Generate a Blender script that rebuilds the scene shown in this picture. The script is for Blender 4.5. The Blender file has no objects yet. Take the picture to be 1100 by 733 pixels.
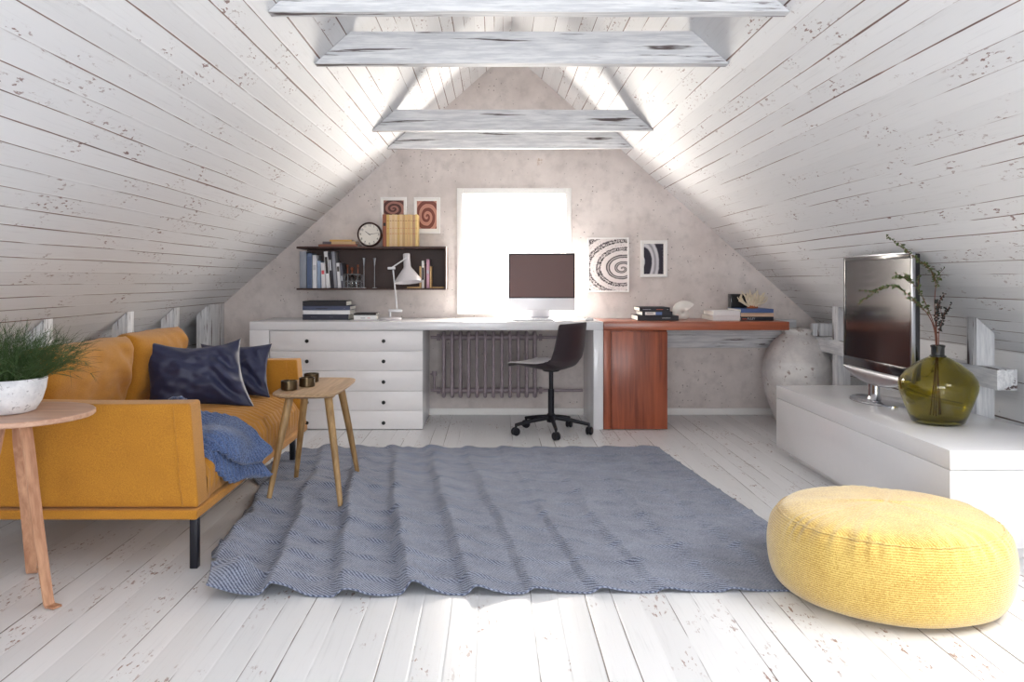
import bpy, bmesh, math, random
from mathutils import Vector, Matrix, noise as mnoise
random.seed(11)
S = bpy.context.scene
COL = S.collection
PI = math.pi
CX, CH, F = -0.125, 1.047, 900.0
def PX(px, Y): return CX + (px - 530.0) * Y / F          # photo column at a real distance -> metres
def PZ(py, Y): return CH - (py - 300.0) * Y / F
WALL, DESK = 6.48, 5.82                                  # back wall and desk front, metres from the camera
SL, APEX, KNEE = 0.885, 2.814, 2.40
def roof(x): return APEX - SL * abs(x)

# ------------------------------------------------------------------ materials
def lin(c):
    return tuple(((v / 255.0) / 12.92 if v / 255.0 <= 0.04045 else ((v / 255.0 + 0.055) / 1.055) ** 2.4) for v in c) + (1.0,)

class NT:
    def __init__(self, name):
        self.m = bpy.data.materials.new(name); self.m.use_nodes = True
        self.t = self.m.node_tree; self.n = self.t.nodes; self.l = self.t.links
        self.p = self.n['Principled BSDF']
    def node(self, typ, **kw):
        nd = self.n.new(typ)
        for k, v in kw.items(): setattr(nd, k, v)
        return nd
    def put(self, sock, v):
        if hasattr(v, 'is_output') or isinstance(v, bpy.types.NodeSocket): self.l.new(v, sock)
        else: sock.default_value = v
    def math(self, op, a, b=0.0, c=None, clamp=False):
        nd = self.node('ShaderNodeMath', operation=op); nd.use_clamp = clamp
        self.put(nd.inputs[0], a); self.put(nd.inputs[1], b)
        if c is not None: self.put(nd.inputs[2], c)
        return nd.outputs[0]
    def mix(self, f, a, b, mode='MIX'):
        nd = self.node('ShaderNodeMix', data_type='RGBA', blend_type=mode)
        self.put(nd.inputs[0], f); self.put(nd.inputs[6], a); self.put(nd.inputs[7], b)
        return nd.outputs[2]
    def coord(self, kind='Object'):
        return self.node('ShaderNodeTexCoord').outputs[kind]
    def xyz(self, v):
        s = self.node('ShaderNodeSeparateXYZ'); self.l.new(v, s.inputs[0]); return s.outputs
    def vec(self, x, y, z=0.0):
        c = self.node('ShaderNodeCombineXYZ')
        for i, v in enumerate((x, y, z)): self.put(c.inputs[i], v)
        return c.outputs[0]
    def map(self, v, scale=(1, 1, 1), loc=(0, 0, 0), rot=(0, 0, 0)):
        m = self.node('ShaderNodeMapping'); self.l.new(v, m.inputs[0])
        m.inputs['Scale'].default_value = scale; m.inputs['Location'].default_value = loc; m.inputs['Rotation'].default_value = rot
        return m.outputs[0]
    def noise(self, v, scale=5.0, detail=2.0, rough=0.5, dist=0.0):
        nd = self.node('ShaderNodeTexNoise'); self.l.new(v, nd.inputs['Vector'])
        nd.inputs['Scale'].default_value = scale; nd.inputs['Detail'].default_value = detail
        nd.inputs['Roughness'].default_value = rough; nd.inputs['Distortion'].default_value = dist
        return nd.outputs['Fac']
    def step(self, v, lo, hi):
        nd = self.node('ShaderNodeMapRange', interpolation_type='SMOOTHSTEP')
        self.put(nd.inputs[0], v); self.put(nd.inputs[1], lo); self.put(nd.inputs[2], hi)
        return nd.outputs[0]
    def bump(self, h, strength=0.3, dist=0.01):
        b = self.node('ShaderNodeBump'); self.l.new(h, b.inputs['Height'])
        b.inputs['Strength'].default_value = strength; b.inputs['Distance'].default_value = dist
        self.l.new(b.outputs[0], self.p.inputs['Normal']); return b
    def col(self, v): self.put(self.p.inputs['Base Color'], v)
    def set(self, **kw):
        for k, v in kw.items(): self.put(self.p.inputs[k.replace('_', ' ')], v)

def plain(name, rgb, rough=0.5, metal=0.0, vary=0.06, nscale=30.0, bump=0.0, bscale=200.0, coat=0.0, sheen=0.0):
    t = NT(name); c = lin(rgb); v = t.coord()
    f = t.noise(v, nscale, 3)
    dark = tuple(x * (1 - vary * 2) for x in c[:3]) + (1,)
    t.col(t.mix(f, dark, tuple(min(1, x * (1 + vary)) for x in c[:3]) + (1,)))
    t.set(Roughness=rough, Metallic=metal)
    if coat: t.set(Coat_Weight=coat, Coat_Roughness=0.08)
    if sheen: t.set(Sheen_Weight=sheen)
    if bump: t.bump(t.noise(v, bscale, 2), bump, 0.003)
    return t.m

def planks(name, w, gapw, paint, gapcol, fleckcol, fleck=0.62, rough=0.5, gap_lo=0.15, bump=0.35, white_gap=False):
    t = NT(name); uv = t.xyz(t.coord('UV')); u, v = uv[0], uv[1]
    wob = t.math('MULTIPLY', t.math('SUBTRACT', t.noise(t.vec(t.math('MULTIPLY', u, 2.0), t.math('MULTIPLY', v, .5)), 1.3, 2), .5), .02)
    q = t.math('DIVIDE', t.math('ADD', u, wob), w)
    pid = t.math('FLOOR', q); f = t.math('FRACT', q)
    d = t.math('MULTIPLY', t.math('MINIMUM', f, t.math('SUBTRACT', 1.0, f)), w)
    eid = t.math('ROUND', q)                                   # one id per gap
    wn = t.node('ShaderNodeTexWhiteNoise', noise_dimensions='1D'); t.l.new(pid, wn.inputs['W'])
    we = t.node('ShaderNodeTexWhiteNoise', noise_dimensions='1D'); t.l.new(eid, we.inputs['W'])
    run = t.noise(t.vec(t.math('MULTIPLY', eid, 7.31), t.math('MULTIPLY', v, 1.1)), 1.0, 4, .65)
    th = t.math('MULTIPLY', t.math('MULTIPLY', t.step(run, .30, .68), gapw), t.math('ADD', gap_lo, we.outputs['Value']))
    gap = t.math('SUBTRACT', 1.0, t.step(d, t.math('MULTIPLY', th, .55), t.math('ADD', th, .0012)))
    gap = t.math('MULTIPLY', gap, t.step(th, .0003, .0012))
    # worn flecks, stretched along the boards, in patches
    fl = t.noise(t.vec(t.math('MULTIPLY', u, 75.0), t.math('ADD', t.math('MULTIPLY', v, 22.0), t.math('MULTIPLY', pid, 13.7))), 1.0, 4, .62)
    patch = t.noise(t.vec(t.math('MULTIPLY', u, 5.5), t.math('ADD', t.math('MULTIPLY', v, 2.6), t.math('MULTIPLY', pid, 3.1))), 1.0, 3, .6)
    fm = t.math('MULTIPLY', t.step(fl, fleck, fleck + .035), t.step(patch, .525, .64))
    scr = t.noise(t.vec(t.math('MULTIPLY', u, 26.0), t.math('ADD', t.math('MULTIPLY', v, 60.0), t.math('MULTIPLY', u, 40.0))), 1.0, 3, .6)
    sm = t.math('MULTIPLY', t.step(scr, .67, .72), t.step(patch, .50, .62))
    grain = t.noise(t.vec(t.math('MULTIPLY', u, 110.0), t.math('MULTIPLY', v, 3.5)), 1.0, 4, .6)
    c = lin(paint)
    base = t.mix(wn.outputs['Value'], tuple(x * .90 for x in c[:3]) + (1,), c)
    base = t.mix(t.math('MULTIPLY', t.step(grain, .52, .78), .30), base, tuple(x * .62 for x in c[:3]) + (1,))
    base = t.mix(t.math('MULTIPLY', sm, .7), base, lin((120, 116, 118)))
    base = t.mix(t.math('MULTIPLY', fm, .85), base, lin(fleckcol))
    gc = t.mix(t.noise(t.vec(t.math('MULTIPLY', eid, 3.3), t.math('MULTIPLY', v, 2.0)), 1.0, 2), lin((40, 26, 24)), lin(gapcol))
    t.col(t.mix(t.math('MULTIPLY', gap, .95), base, gc))
    h = t.math('SUBTRACT', t.math('ADD', t.math('MULTIPLY', grain, .10), t.math('MULTIPLY', patch, .12)),
               t.math('ADD', t.math('MULTIPLY', gap, 1.0), t.math('MULTIPLY', fm, .25)))
    cup = t.math('MULTIPLY', t.step(d, 0.0, .007), .5)
    t.bump(t.math('ADD', h, cup), bump, .004)
    t.set(Roughness=rough)
    return t.m

def beam_paint(name, long_axis='X'):
    t = NT(name); o = t.xyz(t.coord('Object'))
    a, b, c = {'X': (o[0], o[1], o[2]), 'Y': (o[1], o[0], o[2]), 'Z': (o[2], o[0], o[1])}[long_axis]
    v = t.vec(t.math('MULTIPLY', a, 4.0), t.math('MULTIPLY', b, 55.0), t.math('MULTIPLY', c, 55.0))
    g = t.noise(v, 1.0, 5, .65)
    patch = t.noise(t.vec(t.math('MULTIPLY', a, 1.6), t.math('MULTIPLY', b, 7.0), t.math('MULTIPLY', c, 9.0)), 1.0, 3, .6)
    m1 = t.math('MULTIPLY', t.step(g, .585, .615), t.step(patch, .54, .62))
    big = t.math('MULTIPLY', t.step(t.noise(t.vec(t.math('MULTIPLY', a, 1.0), t.math('MULTIPLY', b, 16.0), t.math('MULTIPLY', c, 34.0)), 1.0, 5, .6), .585, .61), 1.0)
    m = t.math('MAXIMUM', m1, big)
    base = t.mix(t.step(g, .38, .6), lin((232, 233, 235)), lin((206, 208, 212)))
    t.col(t.mix(t.math('MULTIPLY', m, .92), base, t.mix(patch, lin((40, 32, 36)), lin((84, 52, 44)))))
    t.bump(t.math('SUBTRACT', t.math('MULTIPLY', g, .5), m), .45, .006)
    t.set(Roughness=.6)
    return t.m

def concrete(name):
    t = NT(name); v = t.coord('Object')
    n1 = t.noise(v, 1.6, 6, .62); n2 = t.noise(v, 9.0, 5, .6); n3 = t.noise(v, 70.0, 3, .6)
    base = t.mix(t.step(n1, .30, .72), lin((206, 197, 193)), lin((236, 228, 224)))
    base = t.mix(t.math('MULTIPLY', t.step(n2, .45, .75), .40), base, lin((168, 160, 157)))
    vo = t.node('ShaderNodeTexVoronoi'); t.l.new(v, vo.inputs['Vector']); vo.inputs['Scale'].default_value = 34.0
    vo.inputs['Randomness'].default_value = 1.0
    wn = t.xyz(vo.outputs['Color'])[0]
    pit = t.math('MULTIPLY', t.math('SUBTRACT', 1.0, t.step(vo.outputs['Distance'], .08, .20)), t.step(wn, .45, .50))
    pit = t.math('MULTIPLY', pit, t.step(t.noise(v, 2.2, 3, .6), .42, .58))
    rust = t.math('MULTIPLY', t.step(t.noise(v, 6.5, 4, .65), .68, .74), t.step(n1, .5, .6))
    base = t.mix(t.math('MULTIPLY', rust, .7), base, lin((168, 128, 84)))
    t.col(t.mix(t.math('MULTIPLY', pit, .8), base, lin((88, 76, 70))))
    t.bump(t.math('SUBTRACT', t.math('ADD', t.math('MULTIPLY', n2, .5), t.math('MULTIPLY', n3, .25)), t.math('MULTIPLY', pit, .8)), .35, .008)
    t.set(Roughness=.85)
    return t.m

def wood(name, dark, light, axis=2, scale=1.0, rough=.45, coat=0.0):
    t = NT(name); o = t.xyz(t.coord('Object'))
    s = [38.0 * scale] * 3; s[axis] = 2.2 * scale
    v = t.vec(*[t.math('MULTIPLY', o[i], s[i]) for i in range(3)])
    g = t.noise(v, 1.0, 5, .6, .4)
    s2 = [5.0 * scale] * 3; s2[axis] = .7 * scale
    band = t.noise(t.vec(*[t.math('MULTIPLY', o[i], s2[i]) for i in range(3)]), 1.0, 3, .5, .6)
    f = t.math('ADD', t.math('MULTIPLY', g, .6), t.math('MULTIPLY', band, .5))
    t.col(t.mix(t.step(f, .38, .72), lin(dark), lin(light)))
    t.bump(g, .12, .002); t.set(Roughness=rough)
    if coat: t.set(Coat_Weight=coat, Coat_Roughness=.2)
    return t.m

def fabric(name, c1, c2, weave=420.0, bump=.5, rough=.9, sheen=.25, mott=8.0, slub=3.0, rib=None, ribw=.19):
    """woven cloth: fine threads stretched along two directions over a soft mottling"""
    t = NT(name); o = t.xyz(t.coord('Object')); v = t.coord('Object')
    m = t.noise(v, mott, 4, .6)
    def thread(a, b_, c_): return t.noise(t.vec(t.math('MULTIPLY', o[0], weave * a), t.math('MULTIPLY', o[1], weave * b_), t.math('MULTIPLY', o[2], weave * c_)), 1.0, 1.0, .5)
    w1 = thread(1.0, 1.0, 1.0 / slub); w2 = thread(1.0 / slub, 1.0 / slub, 1.0)
    h = t.math('MULTIPLY', t.math('ADD', w1, w2), .5)
    if rib:
        ph = t.math('ADD', t.math('ADD', t.math('MULTIPLY', o[0], rib[0] * 6.283), t.math('MULTIPLY', o[1], rib[1] * 6.283)), t.math('ADD', t.math('MULTIPLY', o[2], rib[2] * 6.283), t.math('MULTIPLY', w1, 3.0)))
        h = t.math('ADD', t.math('MULTIPLY', h, 1.0 - 2 * ribw), t.math('MULTIPLY', t.math('ADD', t.math('SINE', ph), 1.0), ribw))
    f = t.math('ADD', t.math('MULTIPLY', m, .22), t.math('MULTIPLY', h, .78))
    t.col(t.mix(t.step(f, .34, .66), lin(c1), lin(c2)))
    t.bump(h, bump, .003)
    t.set(Roughness=rough, Sheen_Weight=sheen)
    return t.m

def swirl(name, cx, cz, squash, k, c_dark, c_light, rough_lo=.46, noise_amt=.5, fade=(.3, .5)):
    """marbled swirl print: rings around an off-centre point, breaking up into marbling away from it"""
    t = NT(name); o = t.xyz(t.coord('Object'))
    x = t.math('SUBTRACT', o[0], cx); z = t.math('MULTIPLY', t.math('SUBTRACT', o[2], cz), squash)
    r = t.math('SQRT', t.math('ADD', t.math('MULTIPLY', x, x), t.math('MULTIPLY', z, z)))
    th = t.math('ARCTAN2', z, x)
    n = t.noise(t.vec(o[0], 0.0, o[2]), 14.0, 5, .6, 1.2)
    ph = t.math('ADD', t.math('MULTIPLY', t.math('POWER', r, .75), k), t.math('ADD', th, t.math('MULTIPLY', n, noise_amt * 6.0)))
    s = t.math('ADD', t.math('MULTIPLY', t.math('SINE', ph), .32), t.math('MULTIPLY', t.math('SINE', t.math('MULTIPLY', ph, 3.0)), .2))
    s = t.math('ADD', t.math('ADD', s, .5), t.math('MULTIPLY', t.math('SUBTRACT', t.noise(t.vec(o[0], 0.0, o[2]), 60.0, 4, .65, 2.0), .5), t.math('MULTIPLY', t.step(r, fade[0], fade[1]), 3.2)))
    t.col(t.mix(t.step(s, rough_lo - .22, rough_lo + .26), lin(c_dark), lin(c_light)))
    t.set(Roughness=.6)
    return t.m

def glass(name, col, rough=0.0, ior=1.45):
    t = NT(name); t.col(lin(col)); t.set(Roughness=rough, IOR=ior, Transmission_Weight=1.0)
    f = t.noise(t.coord(), 14.0, 2); t.bump(f, .05, .002)
    return t.m

def pane_mat(name):
    t = NT(name)
    tr = t.node('ShaderNodeBsdfTransparent'); gl = t.node('ShaderNodeBsdfGlossy'); gl.inputs['Roughness'].default_value = .02
    mx = t.node('ShaderNodeMixShader'); mx.inputs[0].default_value = .06
    t.l.new(tr.outputs[0], mx.inputs[1]); t.l.new(gl.outputs[0], mx.inputs[2])
    t.l.new(mx.outputs[0], t.n['Material Output'].inputs['Surface'])
    return t.m

M = {}
M['roof'] = planks('whitewashed_roof_boards', .0795, .0040, (230, 231, 233), (128, 76, 56), (110, 66, 56), fleck=.58, rough=.6, gap_lo=.13, bump=.25)
M['floor'] = planks('whitewashed_floor_boards', .088, .0022, (230, 231, 233), (92, 70, 62), (124, 78, 58), fleck=.575, rough=.34, gap_lo=.10, bump=.25)
M['knee'] = planks('whitewashed_knee_boards', .19, .0050, (226, 228, 231), (96, 68, 58), (84, 62, 58), fleck=.60, rough=.62)
M['beam'] = beam_paint('cracked_white_beam_paint', 'X')
M['post'] = beam_paint('cracked_white_post_paint', 'Z')
M['rail'] = beam_paint('cracked_white_rail_paint', 'Y')
M['concrete'] = concrete('pitted_plaster')
M['white'] = plain('white_lacquer', (228, 228, 231), .22, vary=.01, coat=.3)
M['whitematt'] = plain('white_matt_paint', (248, 247, 245), .5, vary=.02)
M['drawer'] = plain('white_drawer_front', (232, 230, 231), .38, vary=.015)
M['black'] = plain('black_metal', (24, 25, 34), .4, .3, bump=.05)
M['knob'] = plain('black_knob', (16, 16, 20), .35)
M['desk_wood'] = wood('red_brown_veneer', (112, 50, 30), (170, 88, 56), 2, 1.0, .4, .2)
M['desk_top_wood'] = wood('red_brown_top_veneer', (124, 58, 36), (178, 96, 62), 0, 1.0, .32, .35)
M['oak'] = wood('pale_oak', (150, 118, 86), (196, 164, 128), 1, 1.4, .45)
M['leg_oak'] = wood('oak_legs', (128, 98, 60), (180, 146, 98), 2, 1.6, .45)
M['ply'] = wood('warm_plywood', (160, 112, 84), (206, 160, 128), 2, 1.2, .45)
M['ply_top'] = wood('warm_plywood_top', (166, 124, 102), (206, 168, 144), 0, 1.2, .4)
M['mustard'] = fabric('mustard_upholstery', (162, 106, 20), (192, 132, 34), 620.0, .3, .85, .15)
M['pouf'] = fabric('yellow_woven_cover', (180, 134, 44), (234, 206, 118), 480.0, .9, .9, .6, slub=3.0, rib=(0, 0, 150), ribw=.10)
M['pouf_top'] = fabric('yellow_woven_top', (180, 134, 44), (234, 206, 118), 480.0, .9, .9, .6, slub=3.0, rib=(130, 50, 0), ribw=.08)
M['navy'] = fabric('navy_satin_cotton', (30, 34, 62), (44, 50, 84), 700.0, .1, .5, .08)
M['rug'] = fabric('slate_blue_flatweave', (62, 70, 92), (150, 158, 178), 300.0, .9, .95, .2, slub=2.2, rib=(60, 67, 0), ribw=.15)
M['throw'] = fabric('denim_blue_knit', (30, 48, 88), (98, 122, 168), 300.0, 1.0, .95, .3, slub=1.6)
M['radiator'] = plain('old_radiator_paint', (158, 144, 150), .5, .1, vary=.18, nscale=40, bump=.2, bscale=120)
M['chair_in'] = plain('dark_brown_shell', (52, 42, 48), .42, vary=.08, bump=.1, bscale=500)
M['chair_lit_pad'] = plain('window_lit_seat_pad', (206, 204, 206), .35)  # pale tone paints the window light on the seat into the pad colour
M['shelf'] = plain('dark_brown_shelf', (66, 42, 36), .5, vary=.1)
M['chrome'] = plain('chrome', (196, 198, 204), .12, 1.0, vary=.02)
M['steel'] = plain('brushed_silver', (186, 188, 194), .28, .9, vary=.04)
M['tvblack'] = plain('gloss_black_plastic', (22, 22, 30), .2, coat=.4)
M['tvscreen'] = plain('tv_screen_glass', (18, 18, 24), .16, vary=.0, coat=.6)
M['monitor_screen'] = plain('flare_tinted_monitor_glass', (86, 47, 40), .38, vary=.02)  # brown cast of the window flare is put into the screen colour
M['alu'] = plain('pale_aluminium', (226, 226, 230), .3, .2, vary=.01)
M['lampgrey'] = plain('pale_grey_enamel', (206, 202, 206), .35, vary=.02)
M['bronze'] = plain('dark_bronze', (96, 82, 62), .28, .9, vary=.12)
M['vase'] = glass('olive_bottle_glass', (200, 190, 84))
M['clear'] = glass('clear_glass', (232, 236, 236))
M['copper'] = plain('copper', (150, 88, 66), .3, .8)
M['stem'] = plain('reddish_twig', (112, 66, 50), .7)
M['leaf'] = plain('small_green_leaf', (74, 92, 44), .5, vary=.25, nscale=60)
M['berry'] = plain('dark_berry', (38, 44, 42), .4)
M['grassy'] = plain('fine_green_foliage', (58, 84, 40), .6, vary=.3, nscale=25)
M['soil'] = plain('dark_soil', (40, 32, 26), .95, vary=.3)
M['bowl'] = None
M['coral'] = plain('cream_coral', (232, 218, 192), .8, vary=.08, nscale=120, bump=.4, bscale=300)
M['coral_base'] = plain('rust_coral_root', (176, 100, 60), .8)
M['shell'] = plain('white_shell', (236, 232, 226), .35, vary=.05, nscale=20)
M['paper'] = plain('book_pages', (240, 238, 232), .8, vary=.03, nscale=300)
M['clockface'] = plain('cream_clock_face', (232, 226, 216), .5, vary=.02)
M['clockrim'] = plain('dark_brown_rim', (62, 38, 32), .35)
M['ink'] = plain('dark_ink', (44, 38, 38), .6)
M['paleink'] = plain('pale_ink', (196, 198, 206), .6)
M['redink'] = plain('red_ink', (214, 84, 96), .6)
M['orangeink'] = plain('orange_ink', (206, 96, 58), .6)
M['frame'] = plain('white_picture_frame', (240, 238, 236), .45, vary=.01)
M['mount'] = plain('white_mount_board', (244, 242, 238), .8, vary=.01)
M['pane'] = pane_mat('window_glass')
def mottled(name, a, b, spots, sc=9.0, rough=.8):
    t = NT(name); v = t.coord(); n = t.noise(v, sc, 6, .65); s = t.noise(v, sc * 4.5, 4, .65)
    c = t.mix(t.step(n, .35, .68), lin(a), lin(b))
    t.col(t.mix(t.math('MULTIPLY', t.math('MULTIPLY', t.step(s, .60, .66), t.step(n, .42, .58)), .75), c, lin(spots)))
    t.bump(t.math('ADD', n, t.math('MULTIPLY', s, .4)), .3, .006); t.set(Roughness=rough)
    return t.m
M['bowl'] = mottled('veined_concrete', (196, 198, 204), (228, 229, 232), (120, 120, 128), 14.0)
M['urn'] = mottled('chalky_clay', (208, 204, 203), (238, 235, 232), (140, 112, 100), 5.0, .9)

# ------------------------------------------------------------------ mesh helper
class MB:
    def __init__(self, origin=(0, 0, 0)):
        self.bm = bmesh.new(); self.o = Vector(origin)
        self.uv = None
    def box(self, x0, x1, y0, y1, z0, z1, bev=0.0, seg=2, rot=None, pivot=None):
        r = bmesh.ops.create_cube(self.bm, size=1.0)
        c = Vector(((x0 + x1) / 2, (y0 + y1) / 2, (z0 + z1) / 2)); d = (abs(x1 - x0), abs(y1 - y0), abs(z1 - z0))
        for v in r['verts']: v.co = Vector((v.co.x * d[0], v.co.y * d[1], v.co.z * d[2])) + c
        vs = r['verts']
        if rot is not None:
            pv = Vector(pivot) if pivot is not None else c
            for v in vs: v.co = pv + rot @ (v.co - pv)
        if bev > 0:
            es = list({e for v in vs for e in v.link_edges})
            bmesh.ops.bevel(self.bm, geom=es, offset=bev, segments=seg, profile=.5, affect='EDGES')
        return self
    def tube(self, pts, r, seg=8, caps=True, flat=None):
        pts = [Vector(p) for p in pts]; n = len(pts)
        rs = r if isinstance(r, (list, tuple)) else [r] * n
        rings = []; ref = None
        for i, p in enumerate(pts):
            t = (pts[min(i + 1, n - 1)] - pts[max(i - 1, 0)]).normalized()
            if ref is None:
                ref = Vector((0, 0, 1)) if abs(t.z) < .9 else Vector((1, 0, 0))
                if flat is not None: ref = Vector(flat)
            a = t.cross(ref).normalized(); b = t.cross(a).normalized()
            if flat is None: ref = -b
            rings.append([self.bm.verts.new(p + (a * math.cos(2 * PI * k / seg) + b * math.sin(2 * PI * k / seg)) * rs[i]) for k in range(seg)])
        for i in range(n - 1):
            for k in range(seg):
                self.bm.faces.new((rings[i][k], rings[i][(k + 1) % seg], rings[i + 1][(k + 1) % seg], rings[i + 1][k]))
        if caps and seg > 2:
            self.bm.faces.new(rings[0]); self.bm.faces.new(rings[-1][::-1])
        return self
    def lathe(self, prof, c=(0, 0, 0), seg=32, sx=1.0, sy=1.0, fn=None, mat=None):
        c = Vector(c); rings = []
        for r, z in prof:
            if r <= 1e-6:
                p = Vector((0, 0, z)); rings.append([self.bm.verts.new(c + (mat @ p if mat else p))])
            else:
                ring = []
                for k in range(seg):
                    a = 2 * PI * k / seg; rr, zz = (fn(r, z, a) if fn else (r, z))
                    p = Vector((rr * math.cos(a) * sx, rr * math.sin(a) * sy, zz))
                    ring.append(self.bm.verts.new(c + (mat @ p if mat else p)))
                rings.append(ring)
        for A, B in zip(rings, rings[1:]):
            for k in range(seg):
                k2 = (k + 1) % seg
                if len(A) == 1 and len(B) == 1: continue
                if len(A) == 1: self.bm.faces.new((A[0], B[k2], B[k]))
                elif len(B) == 1: self.bm.faces.new((A[k], A[k2], B[0]))
                else: self.bm.faces.new((A[k], A[k2], B[k2], B[k]))
        return self
    def grid(self, fn, nu, nv):
        g = [[self.bm.verts.new(Vector(fn(i / nu, j / nv))) for j in range(nv + 1)] for i in range(nu + 1)]
        for i in range(nu):
            for j in range(nv):
                self.bm.faces.new((g[i][j], g[i + 1][j], g[i + 1][j + 1], g[i][j + 1]))
        return self
    def prism(self, poly, y0, y1, bev=0.0, plane='XZ'):
        def P(a, b, d):
            return Vector((a, d, b)) if plane == 'XZ' else (Vector((a, b, d)) if plane == 'XY' else Vector((d, a, b)))
        A = [self.bm.verts.new(P(a, b, y0)) for a, b in poly]; B = [self.bm.verts.new(P(a, b, y1)) for a, b in poly]
        n = len(poly)
        self.bm.faces.new(A); self.bm.faces.new(B[::-1])
        for k in range(n): self.bm.faces.new((A[k], B[k], B[(k + 1) % n], A[(k + 1) % n]))
        if bev:
            es = list({e for v in A + B for e in v.link_edges})
            bmesh.ops.bevel(self.bm, geom=es, offset=bev, segments=2, profile=.5, affect='EDGES')
        return self
    def uquad(self, pts, uvs):
        if self.uv is None: self.uv = self.bm.loops.layers.uv.new('UVMap')
        f = self.bm.faces.new([self.bm.verts.new(Vector(p)) for p in pts])
        for lp, q in zip(f.loops, uvs): lp[self.uv].uv = q
        return self
    def build(self, name, mat, parent=None, loc=None, smooth=35, rotz=0.0, normals=True):
        if normals: bmesh.ops.recalc_face_normals(self.bm, faces=self.bm.faces)
        if self.o.length: bmesh.ops.translate(self.bm, verts=self.bm.verts, vec=-self.o)
        me = bpy.data.meshes.new(name); self.bm.to_mesh(me); self.bm.free()
        me.materials.append(mat)
        if smooth:
            me.polygons.foreach_set('use_smooth', [True] * len(me.polygons))
            if smooth < 180: me.set_sharp_from_angle(angle=math.radians(smooth))
        ob = bpy.data.objects.new(name, me); COL.objects.link(ob)
        if parent is not None: ob.parent = parent
        if loc is not None: ob.location = loc
        elif parent is None and self.o.length: ob.location = self.o
        if rotz: ob.rotation_euler.z = rotz
        return ob

def tag(o, label, cat, group=None, kind=None):
    o['label'] = label; o['category'] = cat
    if group: o['group'] = group
    if kind: o['kind'] = kind
    return o
def thing(name, label, cat, loc=(0, 0, 0), rotz=0.0, group=None, kind=None):
    o = bpy.data.objects.new(name, None); COL.objects.link(o); o.empty_display_size = .05
    o.location = loc; o.rotation_euler.z = rotz
    return tag(o, label, cat, group, kind)
def copy_thing(root, loc, rotz, label, group=None):
    r = root.copy(); COL.objects.link(r); r.location = loc; r.rotation_euler.z = rotz; r['label'] = label
    if group: r['group'] = group
    for ch in list(root.children):
        c = ch.copy(); COL.objects.link(c); c.parent = r
        for g in list(ch.children):
            d = g.copy(); COL.objects.link(d); d.parent = c
    return r
def solidify(o, t, off=-1.0):
    m = o.modifiers.new('thick', 'SOLIDIFY'); m.thickness = t; m.offset = off; return o
def subsurf(o, n=1):
    m = o.modifiers.new('sub', 'SUBSURF'); m.levels = n; m.render_levels = n; return o
def lettering(name, items, mat, parent, rx=PI / 2, extrude=.0003):
    """items: (text, x, y, z, size) as one mesh of letters facing -Y"""
    out = bmesh.new()
    for s, x, y, z, size in items:
        cu = bpy.data.curves.new('letters', 'FONT'); cu.body = s; cu.size = size; cu.extrude = extrude
        cu.align_x = 'CENTER'; cu.align_y = 'CENTER'
        ob = bpy.data.objects.new('letters', cu); COL.objects.link(ob)
        me = bpy.data.meshes.new_from_object(ob)
        bpy.data.objects.remove(ob); bpy.data.curves.remove(cu)
        me.transform(Matrix.Translation((x, y, z)) @ Matrix.Rotation(rx, 4, 'X'))
        out.from_mesh(me); bpy.data.meshes.remove(me)
    me = bpy.data.meshes.new(name); out.to_mesh(me); out.free(); me.materials.append(mat)
    ob = bpy.data.objects.new(name, me); COL.objects.link(ob); ob.parent = parent
    return ob

# ------------------------------------------------------------------ the room
Y0 = -1.3
XO = 2.62
def structure(o, label, cat):
    return tag(o, label, cat, kind='structure')
b = MB(); b.uquad([(-XO, Y0, 0), (XO, Y0, 0), (XO, WALL + .1, 0), (-XO, WALL + .1, 0)], [(-XO, Y0), (XO, Y0), (XO, WALL + .1), (-XO, WALL + .1)])
structure(b.build('floor', M['floor'], smooth=0), 'worn white painted floorboards running to the back wall', 'floor')

SK = (1.60, 2.10, 1.45, 2.60)           # roof window in the right slope, beside the camera: x0 x1 y0 y1
def slope_quad(b, x0, x1, y0, y1, side):
    k = math.hypot(1, SL)
    pts = [(side * x0, y0, roof(x0)), (side * x1, y0, roof(x1)), (side * x1, y1, roof(x1)), (side * x0, y1, roof(x0))]
    off = 0.0 if side < 0 else 7.777
    b.uquad(pts, [(x0 * k + off, y0 + off), (x1 * k + off, y0 + off), (x1 * k + off, y1 + off), (x0 * k + off, y1 + off)])
b = MB()
slope_quad(b, 0, XO, Y0, WALL + .05, -1)
slope_quad(b, 0, SK[0], Y0, WALL + .05, 1); slope_quad(b, SK[1], XO, Y0, WALL + .05, 1)
slope_quad(b, SK[0], SK[1], Y0, SK[2], 1); slope_quad(b, SK[0], SK[1], SK[3], WALL + .05, 1)
structure(b.build('ceiling', M['roof'], smooth=0), 'sloping attic ceiling of whitewashed boards with dark gaps', 'ceiling')

for s, nm in ((-1, 'left'), (1, 'right')):
    b = MB(); x = s * KNEE; z1 = roof(KNEE)
    b.uquad([(x, Y0, 0), (x, WALL + .05, 0), (x, WALL + .05, z1), (x, Y0, z1)], [(.02 , Y0), (.02, WALL + .05), (z1 + .02, WALL + .05), (z1 + .02, Y0)])
    structure(b.build('wall_' + nm, M['knee'], smooth=0), 'low boarded knee wall behind the %s' % ('sofa' if s < 0 else 'television bench'), 'wall')

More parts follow.
